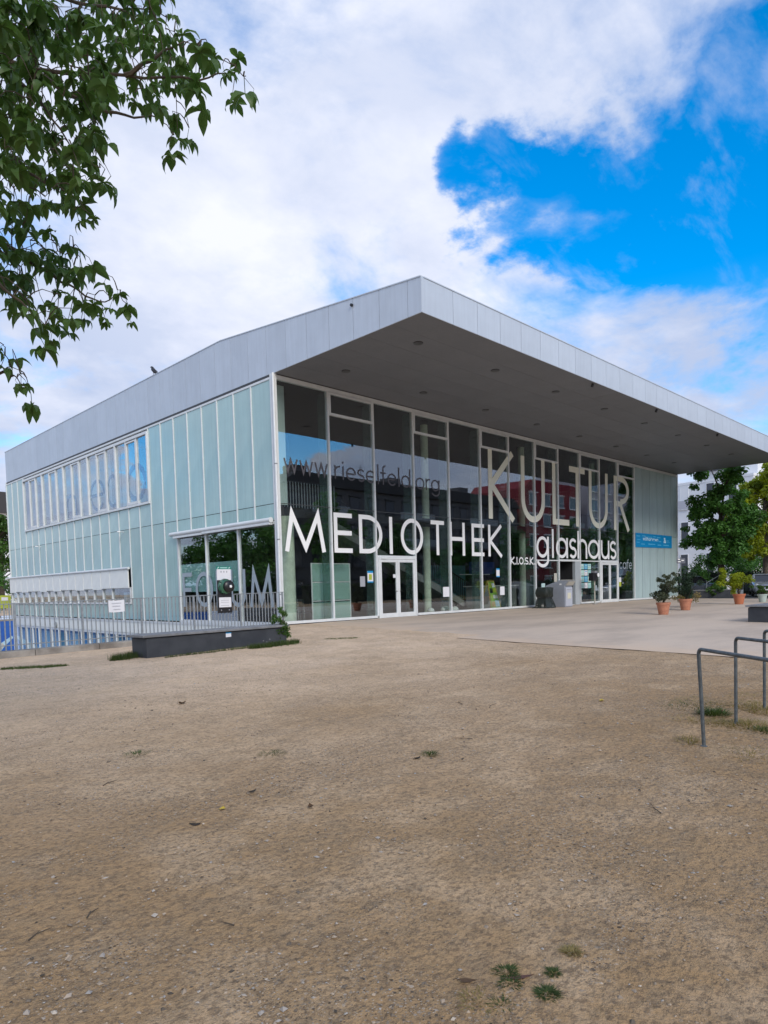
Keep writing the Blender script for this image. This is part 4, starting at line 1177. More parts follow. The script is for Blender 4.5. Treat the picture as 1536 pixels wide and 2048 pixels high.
part('stems', MB().tube([(0, 0, 0), (.1, .05, .4)], .02, 6).tube([(0, 0, 0), (-.2, .1, .35)], .015, 6), BARK, t_)

# dark stone benches
def stone_bench(label, loc, rz, L, Dp, h, sticker=False):
    t = thing('stone_bench', label, 'bench', loc, rz)
    part('base', MB().box(0, L, 0, Dp, -.25, h - .075), BENCHD, t, bevel=.012)
    part('top_slab', MB().box(-.10, L + .06, -.05, Dp + .05, h - .055, h), SLAB, t, bevel=.01)
    part('shadow_gap', MB().box(.03, L - .03, .03, Dp - .03, h - .076, h - .054), BLACKP, t)
    if sticker:
        part('sticker', MB().box(2.0, 2.15, -.006, -.001, h - .19, h - .09), PAPER, t)
        part('sticker', MB().box(2.0, 2.15, -.009, -.0065, h - .105, h - .085), CYAN, t)
        for x, z in ((3.1, .24), (3.2, .2), (3.16, .14), (3.3, .26), (3.18, .06)):
            part('chip', MB().lathe([(.02, 0), (.0, .003)], n=6), SLAB, t, (x, -.002, z - .1), (R(90), 0, 0))
    return t
stone_bench('long low dark stone bench with a grey slab top in front of the railing', (-7.47, -5.62, -.14), R(4.5), 3.85, .62, .50, True)
stone_bench('dark stone block bench cut off by the right picture edge', (8.3, -16.5, -.13), R(0), 1.8, 3.8, .56)

# bicycle hoops
hd = Vector((-.62, -.79, 0)).normalized()
for i, ((u, v), lab) in enumerate((((1408, 1493), 'nearest grey steel bicycle hoop at the right edge, slightly bent'), ((1472, 1447), 'middle grey steel bicycle hoop at the right edge'), ((1529, 1418), 'farthest grey steel bicycle hoop at the right edge'))):
    p = onground(u, v)
    t = thing('bicycle_hoop', lab, 'bicycle stand', p, 0, 'bicycle hoops at the right edge')
    H = .89; L = 1.15; rr = .045
    lean = Vector((-.045, .03, 0)) if i == 0 else Vector((-.004, .004, 0))
    pts = [Vector((0, 0, -.2)), Vector((0, 0, .0)), lean * .5 + Vector((0, 0, H * .5)), lean + Vector((0, 0, H - rr))]
    for k in range(1, 6):
        a = math.pi / 2 * k / 5
        pts.append(lean + hd * (rr - rr * math.cos(a)) + Vector((0, 0, H - rr + rr * math.sin(a))))
    for k in range(0, 6):
        a = math.pi / 2 * k / 5
        pts.append(lean + hd * (L - rr + rr * math.sin(a)) + Vector((0, 0, H - rr + rr * math.cos(a))))
    pts += [hd * L, hd * L + Vector((0, 0, -.2))]
    part('tube', MB().tube(pts, .017, 12), RACK, t, smooth=True)
    for q in (Vector((0, 0, 0)), hd * L):
        part('collar', MB().lathe([(.03, -.03), (.03, .006), (.02, .012)], q, 12), RACK, t, smooth=True)

# ------------------------------------------------------------------ sunken court, kerb, railings
KZ = lambda x: -.02 + .0105 * x
tag(part('court_floor', MB().box(HX0, -.05, HY0, HY1, -3.1, -3.0), CONC), kind='structure')
kb = thing('retaining_kerb', 'weathered concrete kerb wall along the sunken court', 'kerb')
seg = [-17, -12.6, -8.2, -6.6, -3.3, .0]
for a, b_ in zip(seg, seg[1:]):
    a_, c_ = a + .006, b_ - .006
    part('kerb_block', MB().add([(a_, -.86, -3), (c_, -.86, -3), (c_, -.42, -3), (a_, -.42, -3), (a_, -.86, KZ(a_)), (c_, -.86, KZ(c_)), (c_, -.42, KZ(c_)), (a_, -.42, KZ(a_))],
         [(0, 3, 2, 1), (4, 5, 6, 7), (0, 1, 5, 4), (1, 2, 6, 5), (2, 3, 7, 6), (3, 0, 4, 7)]), CONC, kb, bevel=.012)
mw = thing('mural_wall', 'bright blue painted court wall with a pale swimming figure', 'wall', (0, HY1 - .05, 0))
for k in range(12):
    bx('wall_panel', (-.05 - 1.2 * (k + .5), 0, -1.67), (1.19, .12, 2.62), BLUEW, mw)
bx('wall_cap', (-7.2, 0, -.30), (14.5, .2, .10), CONC, mw)
fig = MB()
fig.prism([(-4.2, -2.45), (-3.3, -2.6), (-2.3, -2.55), (-1.5, -2.3), (-.75, -1.75), (-.15, -1.35), (-.1, -1.5), (-.6, -2.0), (-1.1, -2.6), (-1.9, -2.9), (-3.0, -2.85), (-4.2, -2.75)], lambda x, z: (x, -.075, z), lambda x, z: (x, -.062, z))
part('painted_swimmer', fig, SKYB, mw)
fig = MB().prism([(-1.35, -2.3), (-.75, -1.78), (-.62, -1.95), (-1.05, -2.5)], lambda x, z: (x, -.09, z), lambda x, z: (x, -.078, z))
part('painted_arm', fig, BEIGE, mw)
bb_ = thing('court_wall', 'concrete side wall closing the sunken court', 'wall', (HX0, 14, -1.5))
part('wall_face', MB().box(-.2, .05, -14.4, 16.2, -1.5, 1.32), CONC, bb_)

def railing(label, p0, p1, base, top, step, bw=.030):
    t = thing('railing', label, 'railing', p0)
    p0 = Vector(p0); p1 = Vector(p1); L = (p1 - p0).length; d = (p1 - p0).normalized(); n = Vector((-d.y, d.x, 0))
    ang = math.atan2(d.y, d.x)
    def rail(nm, z0, z1, hh, wdt):
        o = Vector((0, 0, 0)); e = p1 - p0
        q = [o - n * wdt, e - n * wdt, e + n * wdt, o + n * wdt]
        vs = []
        for zz_ in (-hh, hh):
            for i, a in enumerate(q):
                vs.append((a.x, a.y, (z0 if i in (0, 3) else z1) + zz_))
        part(nm, MB().add(vs, [(0, 3, 2, 1), (4, 5, 6, 7), (0, 1, 5, 4), (1, 2, 6, 5), (2, 3, 7, 6), (3, 0, 4, 7)]), GALV, t)
    rail('top_rail', top(0), top(L), .012, .03)
    rail('bottom_rail', base(0) + .13, base(L) + .13, .012, .02)
    hgt = top(0) - base(0)
    bm_ = MB().box(-bw / 2, bw / 2, -.006, .006, 0, hgt - .026).mesh('baluster', GALV)
    pm_ = MB().box(-.025, .025, -.022, .022, -.3, hgt + .005).mesh('post', GALV)
    k = int(L / step)
    for i in range(k + 1):
        s = (i + .4) * step
        if s > L: break
        q = d * s
        z = base(0) + (base(L) - base(0)) * s / L
        if i % 14 == 0: link('post', pm_, t, (q.x, q.y + .0, z), (0, 0, ang))
        else: link('baluster', bm_, t, (q.x, q.y, z), (0, 0, ang))
    return t
railing('long galvanised steel railing along the front edge of the sunken court', (-.32, -.60, 0), (-16.6, -.60, 0), lambda s: -.02 - .0105 * s, lambda s: 1.175 - .0130 * s, .117)
railing('galvanised railing on the blue mural wall at the far end of the court', (.0, HY1 + .0, 0), (-14.2, HY1 + .0, 0), lambda s: -.25, lambda s: .98, .16)

pa = thing('paper_notice', 'white paper sign tied to the front court railing', 'notice', (-6.0, -.635, .91), R(0))
shp = MB(); 
for i in range(5):
    for j in range(2):
        shp.v.append((-.22 + .11 * i, .012 * math.sin(i * 1.4), -.16 + .33 * j - .012 * math.sin(i)))
        shp.v.append((-.22 + .11 * i, .012 * math.sin(i * 1.4) + .004, -.16 + .33 * j - .012 * math.sin(i)))
for i in range(4):
    a = i * 4; shp.f += [(a, a + 4, a + 6, a + 2), (a + 1, a + 3, a + 7, a + 5), (a, a + 1, a + 5, a + 4), (a + 2, a + 6, a + 7, a + 3)]
part('paper', shp, PAPER, pa)
for z, a, b_ in ((.08, -.14, .13), (.0, -.12, .1), (-.09, -.10, .10)):
    part('print', MB().box(a, b_, -.022, -.0205, z, z + .012), PRINT, pa)
di = thing('notice_stand', 'black notice board with a green topped white sheet and round drum dispenser on the railing', 'notice board', (-2.605, -.66, 0))
part('back_board', MB().box(-.25, .25, -.02, .015, .57, 1.60), BLACKP, di, bevel=.01)
part('upper_sheet', MB().box(-.245, .245, -.01, .006, 1.605, 1.945), PAPER, di)
part('green_header', MB().box(-.255, .255, -.016, .008, 1.95, 2.03), MGREEN, di)
bars_ = [(-.13, .12, 1.975, 2.005)]
for a, b_, z0, z1 in bars_: part('header_print', MB().box(a, b_, -.0195, -.0165, z0, z1), FILM, di)
for s_ in (-.2, .19):
    tk = MB(); ribbon(tk, [(s_ - .03, 1.99), (s_ - .012, 1.972), (s_ + .03, 2.012)], .014, False, lambda s, z, d: (s, -d, z), .0168, .019)
    part('tick_mark', tk, WHITE, di)
for a in (-.1, .0, .1): part('pictogram', MB().box(a - .018, a + .018, -.0145, -.0105, 1.84, 1.89), PRINT, di)
part('drum', MB().lathe([(.245, 0), (.25, .03), (.235, .08), (.20, .10)], n=32), DGREEN, di, (0, -.022, 1.40), (R(90), 0, 0), smooth=True)
part('drum_cap', MB().lathe([(.185, 0), (.18, .07), (.15, .10), (.06, .115), (.0, .115)], n=28), BLACKP, di, (.07, -.124, 1.40), (R(90), 0, 0), smooth=True)
part('drum_badge', MB().lathe([(.05, 0), (.035, .006), (.0, .007)], n=5), WHITE, di, (.09, -.241, 1.40), (R(90), 0, 0))
for k in range(10):
    a = 2 * math.pi * k / 10
    part('drum_rib', MB().box(-.012, .012, -.055, -.0, -.03, .03), BLACKP, di, (.222 * math.cos(a), -.06, 1.40 + .222 * math.sin(a)), (0, -a, 0))
part('label_sheet', MB().box(-.215, .215, -.0255, -.0205, .75, 1.06), PAPER, di)
for z in (.96, .9, .80): part('print', MB().box(-.15, .13, -.0285, -.026, z, z + .01), PRINT, di)
for a in (-.14, .14): part('screw', MB().lathe([(.022, 0), (.014, .01), (0, .011)], n=10), CHROME, di, (a, -.021, .66), (R(90), 0, 0))

# ------------------------------------------------------------------ crow on the roof edge
cw = thing('crow', 'black crow perched on the roof edge of the left side', 'bird', (.03, 8.83, 10.69), R(100))
cw.scale = (1.25, 1.25, 1.25)
cb = bpy.data.meshes.new('body')
cv = [(0, 0, .15), (.06, 0, .22), (.09, 0, .29), (.14, 0, .315), (.20, 0, .30), (-.08, 0, .09), (-.17, 0, .02)]
cb.from_pydata(cv, [(0, 1), (1, 2), (2, 3), (3, 4), (0, 5), (5, 6)], [])
co = link('body', cb, cw)
sk = co.modifiers.new('skin', 'SKIN')
for i, r_ in enumerate((.072, .066, .045, .024, .008, .058, .028)):
    cb.skin_vertices[0].data[i].radius = (r_, r_)
cb.skin_vertices[0].data[0].use_root = True
co.modifiers.new('sub', 'SUBSURF').levels = 2
cb.materials.append(BLACKP)
for s_ in (-.03, .03): part('leg', MB().tube([(0, s_, .09), (-.01, s_, .0), (.04, s_, .0)], .008, 5), BLACKP, cw)
for s_ in (-1, 1): part('wing', MB().lathe([(.0, -.2), (.03, -.12), (.045, 0), (.03, .08), (.0, .1)], n=8, axis='x'), BLACKP, cw, (-.03, s_ * .058, .14), (0, R(-42), 0), smooth=True)

# ------------------------------------------------------------------ street at the right
lw = thing('planter_wall', 'low dark stone planter wall at the far edge of the plaza', 'wall', (31.6, -2.6, 0), R(-70))
part('wall_face', MB().box(-.6, 1.9, 0, .4, -.1, .50), BENCHD, lw, bevel=.015)
part('wall_cap', MB().box(-.65, 1.95, -.04, .44, .505, .56), SLAB, lw)
part('junction_box', MB().box(1.96, 2.5, .0, .35, -.1, .52), GALV, lw, bevel=.015)
hl = thing('handrail', 'bent steel stair handrail in front of the dark hedge', 'handrail', (33.4, -2.3, 0))
part('rail', MB().tube([(0, 0, 0), (0, 0, 1.0), (.45, -.95, 1.65)], .03, 8), GALV, hl, smooth=True)
sg = thing('street_sign', 'small street sign on a pale post beside the building end', 'sign', (30.9, -1.55, 0), R(-50))
part('pole', MB().tube([(0, 0, -.1), (0, 0, 2.75)], .035, 8), GALV, sg, smooth=True)
part('sign_plate', MB().box(-.28, .28, -.05, -.036, 2.34, 2.68), mat('sign_grey', (.12, .13, .17), .5), sg)
for a, b_, z in ((-.2, -.02, 2.42), (.03, .2, 2.5), (-.2, -.05, 2.58)):
    part('sign_print', MB().box(a, b_, -.056, -.052, z, z + .07), WHITE, sg)
nb = thing('information_board', 'pale metal framed board with a dark panel standing by the silver car', 'board', (at(1499, 1160, 54).x, at(1499, 1160, 54).y, .0), R(-75))
part('frame', MB().box(-.45, -.37, -.04, .04, 0, 1.35).box(.37, .45, -.04, .04, 0, 1.35).box(-.37, .37, -.04, .04, 1.25, 1.35), mat('pale_green_metal', (.30, .38, .34), .5), nb)
part('panel', MB().box(-.3, .3, -.02, .02, .35, 1.2), mat('panel_dark_green', (.05, .07, .06), .5), nb)

def car(label, loc, rz, paint, low=False):
    t = thing('parked_car', label, 'car', loc, rz)
    # x forward; stations: x, z bottom, z top, half width
    st_ = [(2.10, .30, .62, .66), (2.02, .24, .74, .76), (1.75, .22, .82, .83), (1.1, .22, .94, .87), (.75, .22, .98, .88), (0, .22, 1.0, .89), (-1.2, .22, 1.02, .89), (-1.85, .25, 1.0, .85), (-2.08, .34, .9, .76)]
    vs = []; n = 10
    for x, zb, zt, w in st_:
        sec = [(-w * .86, zb), (-w, zb + .12), (-w, zb + (zt - zb) * .55), (-w * .97, zt - .06), (-w * .86, zt), (w * .86, zt), (w * .97, zt - .06), (w, zb + (zt - zb) * .55), (w, zb + .12), (w * .86, zb)]
        vs += [(x, a, z) for a, z in sec]
    fs = [(i * n + k, (i + 1) * n + k, (i + 1) * n + (k + 1) % n, i * n + (k + 1) % n) for i in range(len(st_) - 1) for k in range(n)]
    fs += [tuple(range(n)), tuple(range((len(st_) - 1) * n, len(st_) * n))[::-1]]
    part('body', MB().add(vs, fs), paint, t, smooth=True)
    cab = [(1.05, .95, .95, .78, .78), (.45, .97, 1.40, .80, .66), (-.1, .98, 1.46, .80, .64), (-1.1, 1.0, 1.45, .80, .64), (-1.7, 1.0, 1.32, .78, .62), (-1.98, 1.0, 1.0, .74, .72)]
    vs = []
    for x, zb, zt, wb, wt in cab: vs += [(x, -wb, zb), (x, -wt, zt), (x, wt, zt), (x, wb, zb)]
    m_ = 4
    fs = [(i * m_ + k, (i + 1) * m_ + k, (i + 1) * m_ + (k + 1) % m_, i * m_ + (k + 1) % m_) for i in range(len(cab) - 1) for k in range(m_)]
    part('windows', MB().add(vs, fs), CARGL, t)
    rf = MB(); top = [(.50, 1.40, .67), (-.1, 1.475, .655), (-1.1, 1.465, .655), (-1.72, 1.33, .63)]
    vs = []
    for x, z, w in top: vs += [(x, -w, z), (x, w, z), (x, w - .03, z + .02), (x, -w + .03, z + .02)]
    fs = [(i * 4 + k, i * 4 + (k + 1) % 4, i * 4 + 4 + (k + 1) % 4, i * 4 + 4 + k) for i in range(3) for k in range(4)] + [(0, 3, 2, 1), (12, 13, 14, 15)]
    part('roof', MB().add(vs, fs), paint, t, smooth=True)
    for s_ in (-1, 1):
        part('pillar', MB().tube([(1.06, s_ * .78, .95), (.47, s_ * .672, 1.40)], .035, 6).tube([(-.35, s_ * .80, .98), (-.35, s_ * .66, 1.44)], .035, 6).tube([(-1.95, s_ * .74, 1.0), (-1.70, s_ * .63, 1.32)], .05, 6), paint, t)
        part('mirror', MB().lathe([(.0, -.08), (.08, -.05), (.09, .03), (.0, .06)], n=10, axis='y'), paint, t, (.85, s_ * .98, 1.02), smooth=True)
        part('headlight', MB().lathe([(.0, .05), (.07, .045), (.12, .0), (.10, -.06)], n=12, axis='x'), LAMPG, t, (1.97, s_ * .60, .70), smooth=True)
        for x in (1.35, -1.35):
            w_ = part('wheel', MB().lathe([(.20, -.09), (.31, -.09), (.32, 0), (.31, .09), (.20, .09)], n=20, axis='y'), RUBBER, t, (x, s_ * .80, .32), smooth=True)
            part('rim', MB().lathe([(.0, .0), (.20, .02), (.205, .06), (.0, .055)], n=16, axis='y'), ALU, w_, (0, s_ * .04 - .03, 0), smooth=True)
    part('grille', MB().box(2.06, 2.11, -.42, .42, .60, .68), BLACKP, t)
    part('lower_grille', MB().box(2.06, 2.12, -.55, .55, .30, .42), BLACKP, t)
    part('bumper_bar', MB().box(2.05, 2.13, -.66, .66, .47, .56), paint, t, bevel=.02)
    part('number_plate', MB().box(2.13, 2.14, -.26, .26, .38, .48), WHITE, t)
    part('bonnet_trim', MB().box(2.04, 2.10, -.5, .5, .69, .71), CHROME, t)
    return t
car('silver car facing the plaza, half cut by the right picture edge', (36.2, -5.15, .06), R(-160), CARS)
car('black parked car behind the low dark planter wall', (36.0, -.4, .05), R(-70), CARD)

def hedge(label, a, b_, th, h, n, m=HEDGE, leaf=.16):
    a = Vector(a); b_ = Vector(b_); L = (b_ - a).length; ang = math.atan2((b_ - a).y, (b_ - a).x)
    t = thing('hedge', label, 'hedge', a, ang)
    r_ = random.Random(int(L * 10))
    cl = []
    for i in range(int(L / .35)):
        for j in range(3):
            cl.append(((i * .35 + r_.uniform(-.1, .1), r_.uniform(0, th), h * (.25 + .3 * j) * (1 + r_.uniform(-.04, .06))), .38))
    part('inner_branches', MB().box(.1, L - .1, .12, th - .12, 0, h * .9), mat('hedge_inner', (.012, .017, .01), .9), t)
    leafcloud('foliage', cl, n, leaf, m, t, up=.3)
    return t
hedge('dark clipped hedge behind the parked black car', (39.8, 8.5, 0), (42.3, -.6, 0), 1.2, 1.85, 6500)
hedge('dark clipped hedge behind the silver car', (42.6, -1.2, 0), (46, -14, 0), 1.2, 1.8, 6500)
for (u, d_, z, r_, s_, lab) in ((1403, 57, 2.0, 1.5, 4, 'dark green bush against the white building'), (1433, 49, .6, .62, 5, 'low round bush at the foot of the street tree'), (1466, 63, 2.2, 1.5, 6, 'dark bush between the two street trees'), (1530, 68, 2.4, 2.1, 7, 'large dark bush under the yellow green tree')):
    p = at(u, 1165, d_)
    t_ = thing('bush', lab, 'bush', (p.x, p.y, 0))
    leafcloud('foliage', crown_clumps((0, 0, z * .75), (r_, r_, z * .8), 26, r_ * .38, s_), 2600, .17, LEAFD if s_ != 5 else LEAFM, t_)
    part('stems', MB().tube([(0, 0, 0), (.1, 0, z * .8)], .05, 6).tube([(0, 0, 0), (-.3, .1, z * .7)], .04, 6), BARK, t_)
p = at(1445, 1178, 50); t_ = thing('ivy', 'yellow green ivy climbing the street tree trunk', 'climbing plant', (p.x, p.y, 0))
leafcloud('foliage', [((random.gauss(0, .16), random.gauss(0, .16), .3 + k * .12), .22) for k in range(14)], 700, .14, LEAFY, t_)

p = at(1443, 1178, 52); tree('street_tree', 'dark green broad street tree with a bare trunk right of the building', (p.x, p.y, 0), 9, 5.7, (2.45, 2.45, 3.85), .24, LEAFD, 15000, .24, 120, .48, 3, BARK)
p = at(1533, 1160, 58); tree('street_tree', 'yellow green street tree cut off by the right edge', (p.x, p.y, 0), 10, 6.4, (2.6, 2.6, 4.1), .27, LEAFY, 15000, .27, 95, .6, 5, BARKL)
p = at(1500, 1160, 76); tree('street_tree', 'dark tree filling the gap behind the two front street trees', (p.x, p.y, 0), 8, 4.6, (3.4, 3.4, 2.9), .22, LEAFD, 6000, .32, 50, .8, 8, BARK)

def windows(t, origin_list, w, h, dep, frame, glassm, blind=None, name='window'):
    fm = MB(); s = .07
    fm.box(-w / 2, -w / 2 + s, -dep, .02, 0, h).box(w / 2 - s, w / 2, -dep, .02, 0, h).box(-w / 2 + s, w / 2 - s, -dep, .02, 0, s).box(-w / 2 + s, w / 2 - s, -dep, .02, h - s, h)
    fme = fm.mesh(name, frame)
    pme = MB().box(-w / 2 + s, w / 2 - s, -.012, .012, s, h - s).mesh('pane', glassm)
    bme = MB().box(-w / 2 + s, w / 2 - s, -.04, -.02, h * .35, h - s).mesh('blind', blind) if blind else None
    sme = MB().box(-w / 2 - .12, w / 2 + .12, -.14, .0, -.09, -.005).mesh('sill', WHITE)
    for i, (x, y, z) in enumerate(origin_list):
        o = link(name, fme, t, (x, y, z)); link('pane', pme, o); link('sill', sme, o)
        if bme and i % 3 != 1: link('blind', bme, o)
# white apartment house beyond the trees (local x along its face, local -y towards the plaza)
pL = at(1338, 1150, 88); pR = at(1470, 1150, 84)
dv = (pR - pL); ang = math.atan2(dv.y, dv.x); L_ = math.hypot(dv.x, dv.y)
wh = thing('apartment_building', 'white rendered apartment building beyond the dark street tree', 'building', (pL.x, pL.y, 0), ang)
part('wall', MB().box(0, L_ + 2, 0, 12, -.2, 12.4), RENDERW, wh)
part('parapet', MB().box(-.05, L_ + 2.05, -.05, 12.05, 12.405, 12.7), RENDERW, wh)
pent = part('roof_storey', MB().box(3.5, L_ + 1.4, 2.2, 10, 12.71, 14.3), RENDERW, wh)
part('roof_canopy', MB().box(3.1, 7.6, 1.2, 2.19, 13.9, 14.1), mat('canopy_dark', (.06, .06, .08), .6), wh)
part('chimney', MB().box(8.1, 8.6, 3, 3.5, 14.31, 15.3), GALV, wh)
wx0 = (1371 - 1338) / (1470 - 1338) * L_
windows(wh, [(wx0, -.0, 9.6)], 1.1, 2.7, .05, WHITE, WINDK, RENDERW)
windows(wh, [(wx0 + .05, -.0, 5.4), (wx0, -.0, 1.6), (wx0 + 3.2, 0, 5.4), (wx0 + 3.2, 0, 9.6), (wx0 + 5.8, 0, 9.6), (wx0 + 5.8, 0, 5.4), (wx0 + 3.2, 0, 1.6)], 1.05, 2.7, .05, WHITE, WINDK)
part('balcony_rail', MB().box(wx0 - .7, wx0 + .7, -.14, -.10, 9.5, 10.6), mat('balcony_grey', (.5, .5, .55), .6), wh)
pL = at(1462, 1150, 118); rb = thing('apartment_building', 'pale building glimpsed between the trunks of the street trees', 'building', (pL.x, pL.y, 0), ang)
part('wall', MB().box(0, 14, 0, 10, -.2, 8.4), RENDERW, rb)
part('roof', MB().prism([(-.3, 8.4), (14.3, 8.4), (13, 10.2), (1, 10.2)], lambda x, z: (x, -.3, z), lambda x, z: (x, 10.3, z)), BLDROOF, rb)
windows(rb, [(2 + 2.6 * k, 0, z) for k in range(5) for z in (1.2, 4.2)], 1.2, 1.6, .05, WHITE, WINDK)

# behind the left end of the building
p = at(-2, 1080, 78); tree('tree', 'bright green tree behind the left end of the building', (p.x, p.y, -.2), 11, 6.6, (3.2, 3.2, 4.6), .25, LEAFM, 9000, .3, 70, .75, 12)
p = at(-40, 1150, 70); t_ = thing('bush', 'dark reddish green bush behind the far court railing', 'bush', (p.x + .8, p.y, -.3))
leafcloud('foliage', crown_clumps((0, 0, 2.2), (2.6, 2.2, 2.6), 40, .7, 9), 4500, .2, LEAFD, t_)
part('stems', MB().tube([(0, 0, 0), (.2, 0, 2)], .06, 6), BARK, t_)
p = at(14, 1000, 112); hb = thing('house', 'distant house with a dark roof behind the green tree', 'house', (p.x - 7, p.y, 0), R(10))
part('wall', MB().box(0, 10, 0, 8, -.3, 13.2), RENDERW, hb)
part('roof', MB().prism([(-.6, 13.2), (10.6, 13.2), (9.2, 16.2), (.8, 16.2)], lambda x, z: (x, -.6, z), lambda x, z: (x, 8.6, z)), BLDROOF, hb)
windows(hb, [(1.5 + 2.3 * k, 0, z) for k in range(4) for z in (2, 5.5, 9)], 1.2, 1.7, .05, WHITE, WINDK)
p = at(6, 1208, 60); ys = thing('sign', 'yellow green sign board behind the far railing', 'sign', (p.x, p.y, 0))
part('board', MB().box(-.9, .55, -.03, .03, .35, 1.35), YELLOWS, ys); part('post', MB().tube([(-.2, .06, -.4), (-.2, .06, .9)], .04, 6), GALV, ys)
part('print', MB().box(-.1, .35, -.045, -.034, .95, 1.2), PAPER, ys)

# ------------------------------------------------------------------ across the square, seen mirrored in the glass front
def block(label, x0, x1, y, dep, h, m, roofm, rows, cols, ww_, wh_, wall_windows=WINDK, name='apartment_building', frame=WHITE, blind=None, eave=.5, balc=()):
    t = thing(name, label, 'building', (x0, y, -.4), 0)
    L = x1 - x0
    part('wall', MB().box(0, L, -dep, 0, 0, h), m, t)
    part('roof', MB().prism([(-eave, h + .005), (L + eave, h + .005), (L - 1.6, h + 1.5), (1.6, h + 1.5)], lambda x, z: (x, -dep - eave, z), lambda x, z: (x, eave, z)), roofm, t)
    st_ = h / rows
    # windows face +y: mirrored local frame
    fr_ = part('facade', MB().box(0, L, .0, .02, 0, h), m, t)
    for r_ in range(rows):
        for c_ in range(cols):
            x = L * (c_ + .5) / cols
            z = st_ * r_ + .9
            o = part('window', MB().box(x - ww_ / 2 - .1, x + ww_ / 2 + .1, .021, .06, z - .1, z + wh_ + .1), frame, t)
            part('pane', MB().box(x - ww_ / 2, x + ww_ / 2, .061, .075, z, z + wh_), wall_windows, o)
            part('sill', MB().box(x - ww_ / 2 - .25, x + ww_ / 2 + .25, .02, .30, z - .24, z - .105).box(x - ww_ / 2 - .25, x + ww_ / 2 + .25, .02, .30, z + wh_ + .105, z + wh_ + .24), frame, o)
    for (a, b_, z) in balc:
        bo = part('balcony', MB().box(a, b_, .08, 1.5, z - .2, z), m, t)
        part('balcony_rail', MB().box(a, b_, 1.45, 1.5, z + .05, z + 1.0), GALV, bo)
    return t
DF = mat('dark_window_frame', (.06, .06, .065), .6)
ap = block('dark apartment block across the square with balconies and flat hipped roof', 33.5, 81, -46, 12, 14.2, BLDARK, BLDROOF, 4, 15, 1.5, 1.7, WINDK, frame=DF, balc=[(3, 9, 7.2), (3, 9, 10.8), (18, 25, 7.2), (18, 25, 10.8), (33, 40, 10.8), (33, 40, 7.2)])
for x in (3.6, 20.5, 36): part('chimney', MB().box(x, x + 2.2, -5, -3, 14.6, 17.2), BLDARK, ap)
part('aerial', MB().tube([(15, -3, 15), (15, -3, 18.4)], .04, 5).tube([(14.6, -3, 18), (15.4, -3, 18)], .03, 5), GALV, ap)
block('red apartment building across the square with white framed windows', 82, 99.5, -45, 12, 17.8, BLRED, BLRED, 5, 4, 2.0, 1.9, mat('window_sky', (.10, .14, .18), .1, 0, .8), balc=[(12.5, 17, 8.0), (12.5, 17, 11.5)], eave=.02)
block('pale grey apartment building beside the red one', 101, 126, -44, 12, 21.5, BLGREY, BLGREY, 6, 5, 2.4, 1.9, mat('window_blue', (.12, .2, .3), .1, 0, .8), eave=.02)
sq = 'trees across the square'
for i, (x, y, h, s_, lab) in enumerate(((34, -38, 12, 21, 'first tree across the square in front of the dark block'), (45, -40, 8.5, 22, 'second low tree across the square'), (58, -40, 8, 23, 'third low tree across the square'), (70, -39, 10, 24, 'fourth tree across the square near the red building'), (84, -38, 12.2, 25, 'tree before the red building'), (95, -38, 12, 26, 'tree before the pale grey building'), (106, -37, 10, 27, 'last tree across the square'))):
    tree('tree', lab, (x, y, -.4), h, h * .62, (3.4, 3.4, h * .40), .22, LEAFD, 3500, .42, 44, .9, s_, BARK, sq)
hedge('long dark hedge across the square', (28, -36, -.4), (118, -35, -.4), 1.5, 2.2, 9000, HEDGE, .3)
for i, (x, y, h, s_, lab) in enumerate(((-33, 46, 9, 31, 'first tree of the row beyond the court, seen in the corner window'), (-35, 54, 11, 32, 'second taller tree of the row beyond the court'), (-36, 62, 10, 33, 'third tree of the row beyond the court'), (-37, 71, 10, 34, 'last tree of the row beyond the court'))):
    tree('tree', lab, (x, y, -.4), h, h * .58, (4.6, 4.6, h * .42), .25, LEAFD, 4500, .45, 56, 1.1, s_, BARK, 'trees west of the court')
hedge('dark hedge west of the court', (-32, 40, -.3), (-37, 80, -.3), 1.3, 2.6, 4500, HEDGE, .3)

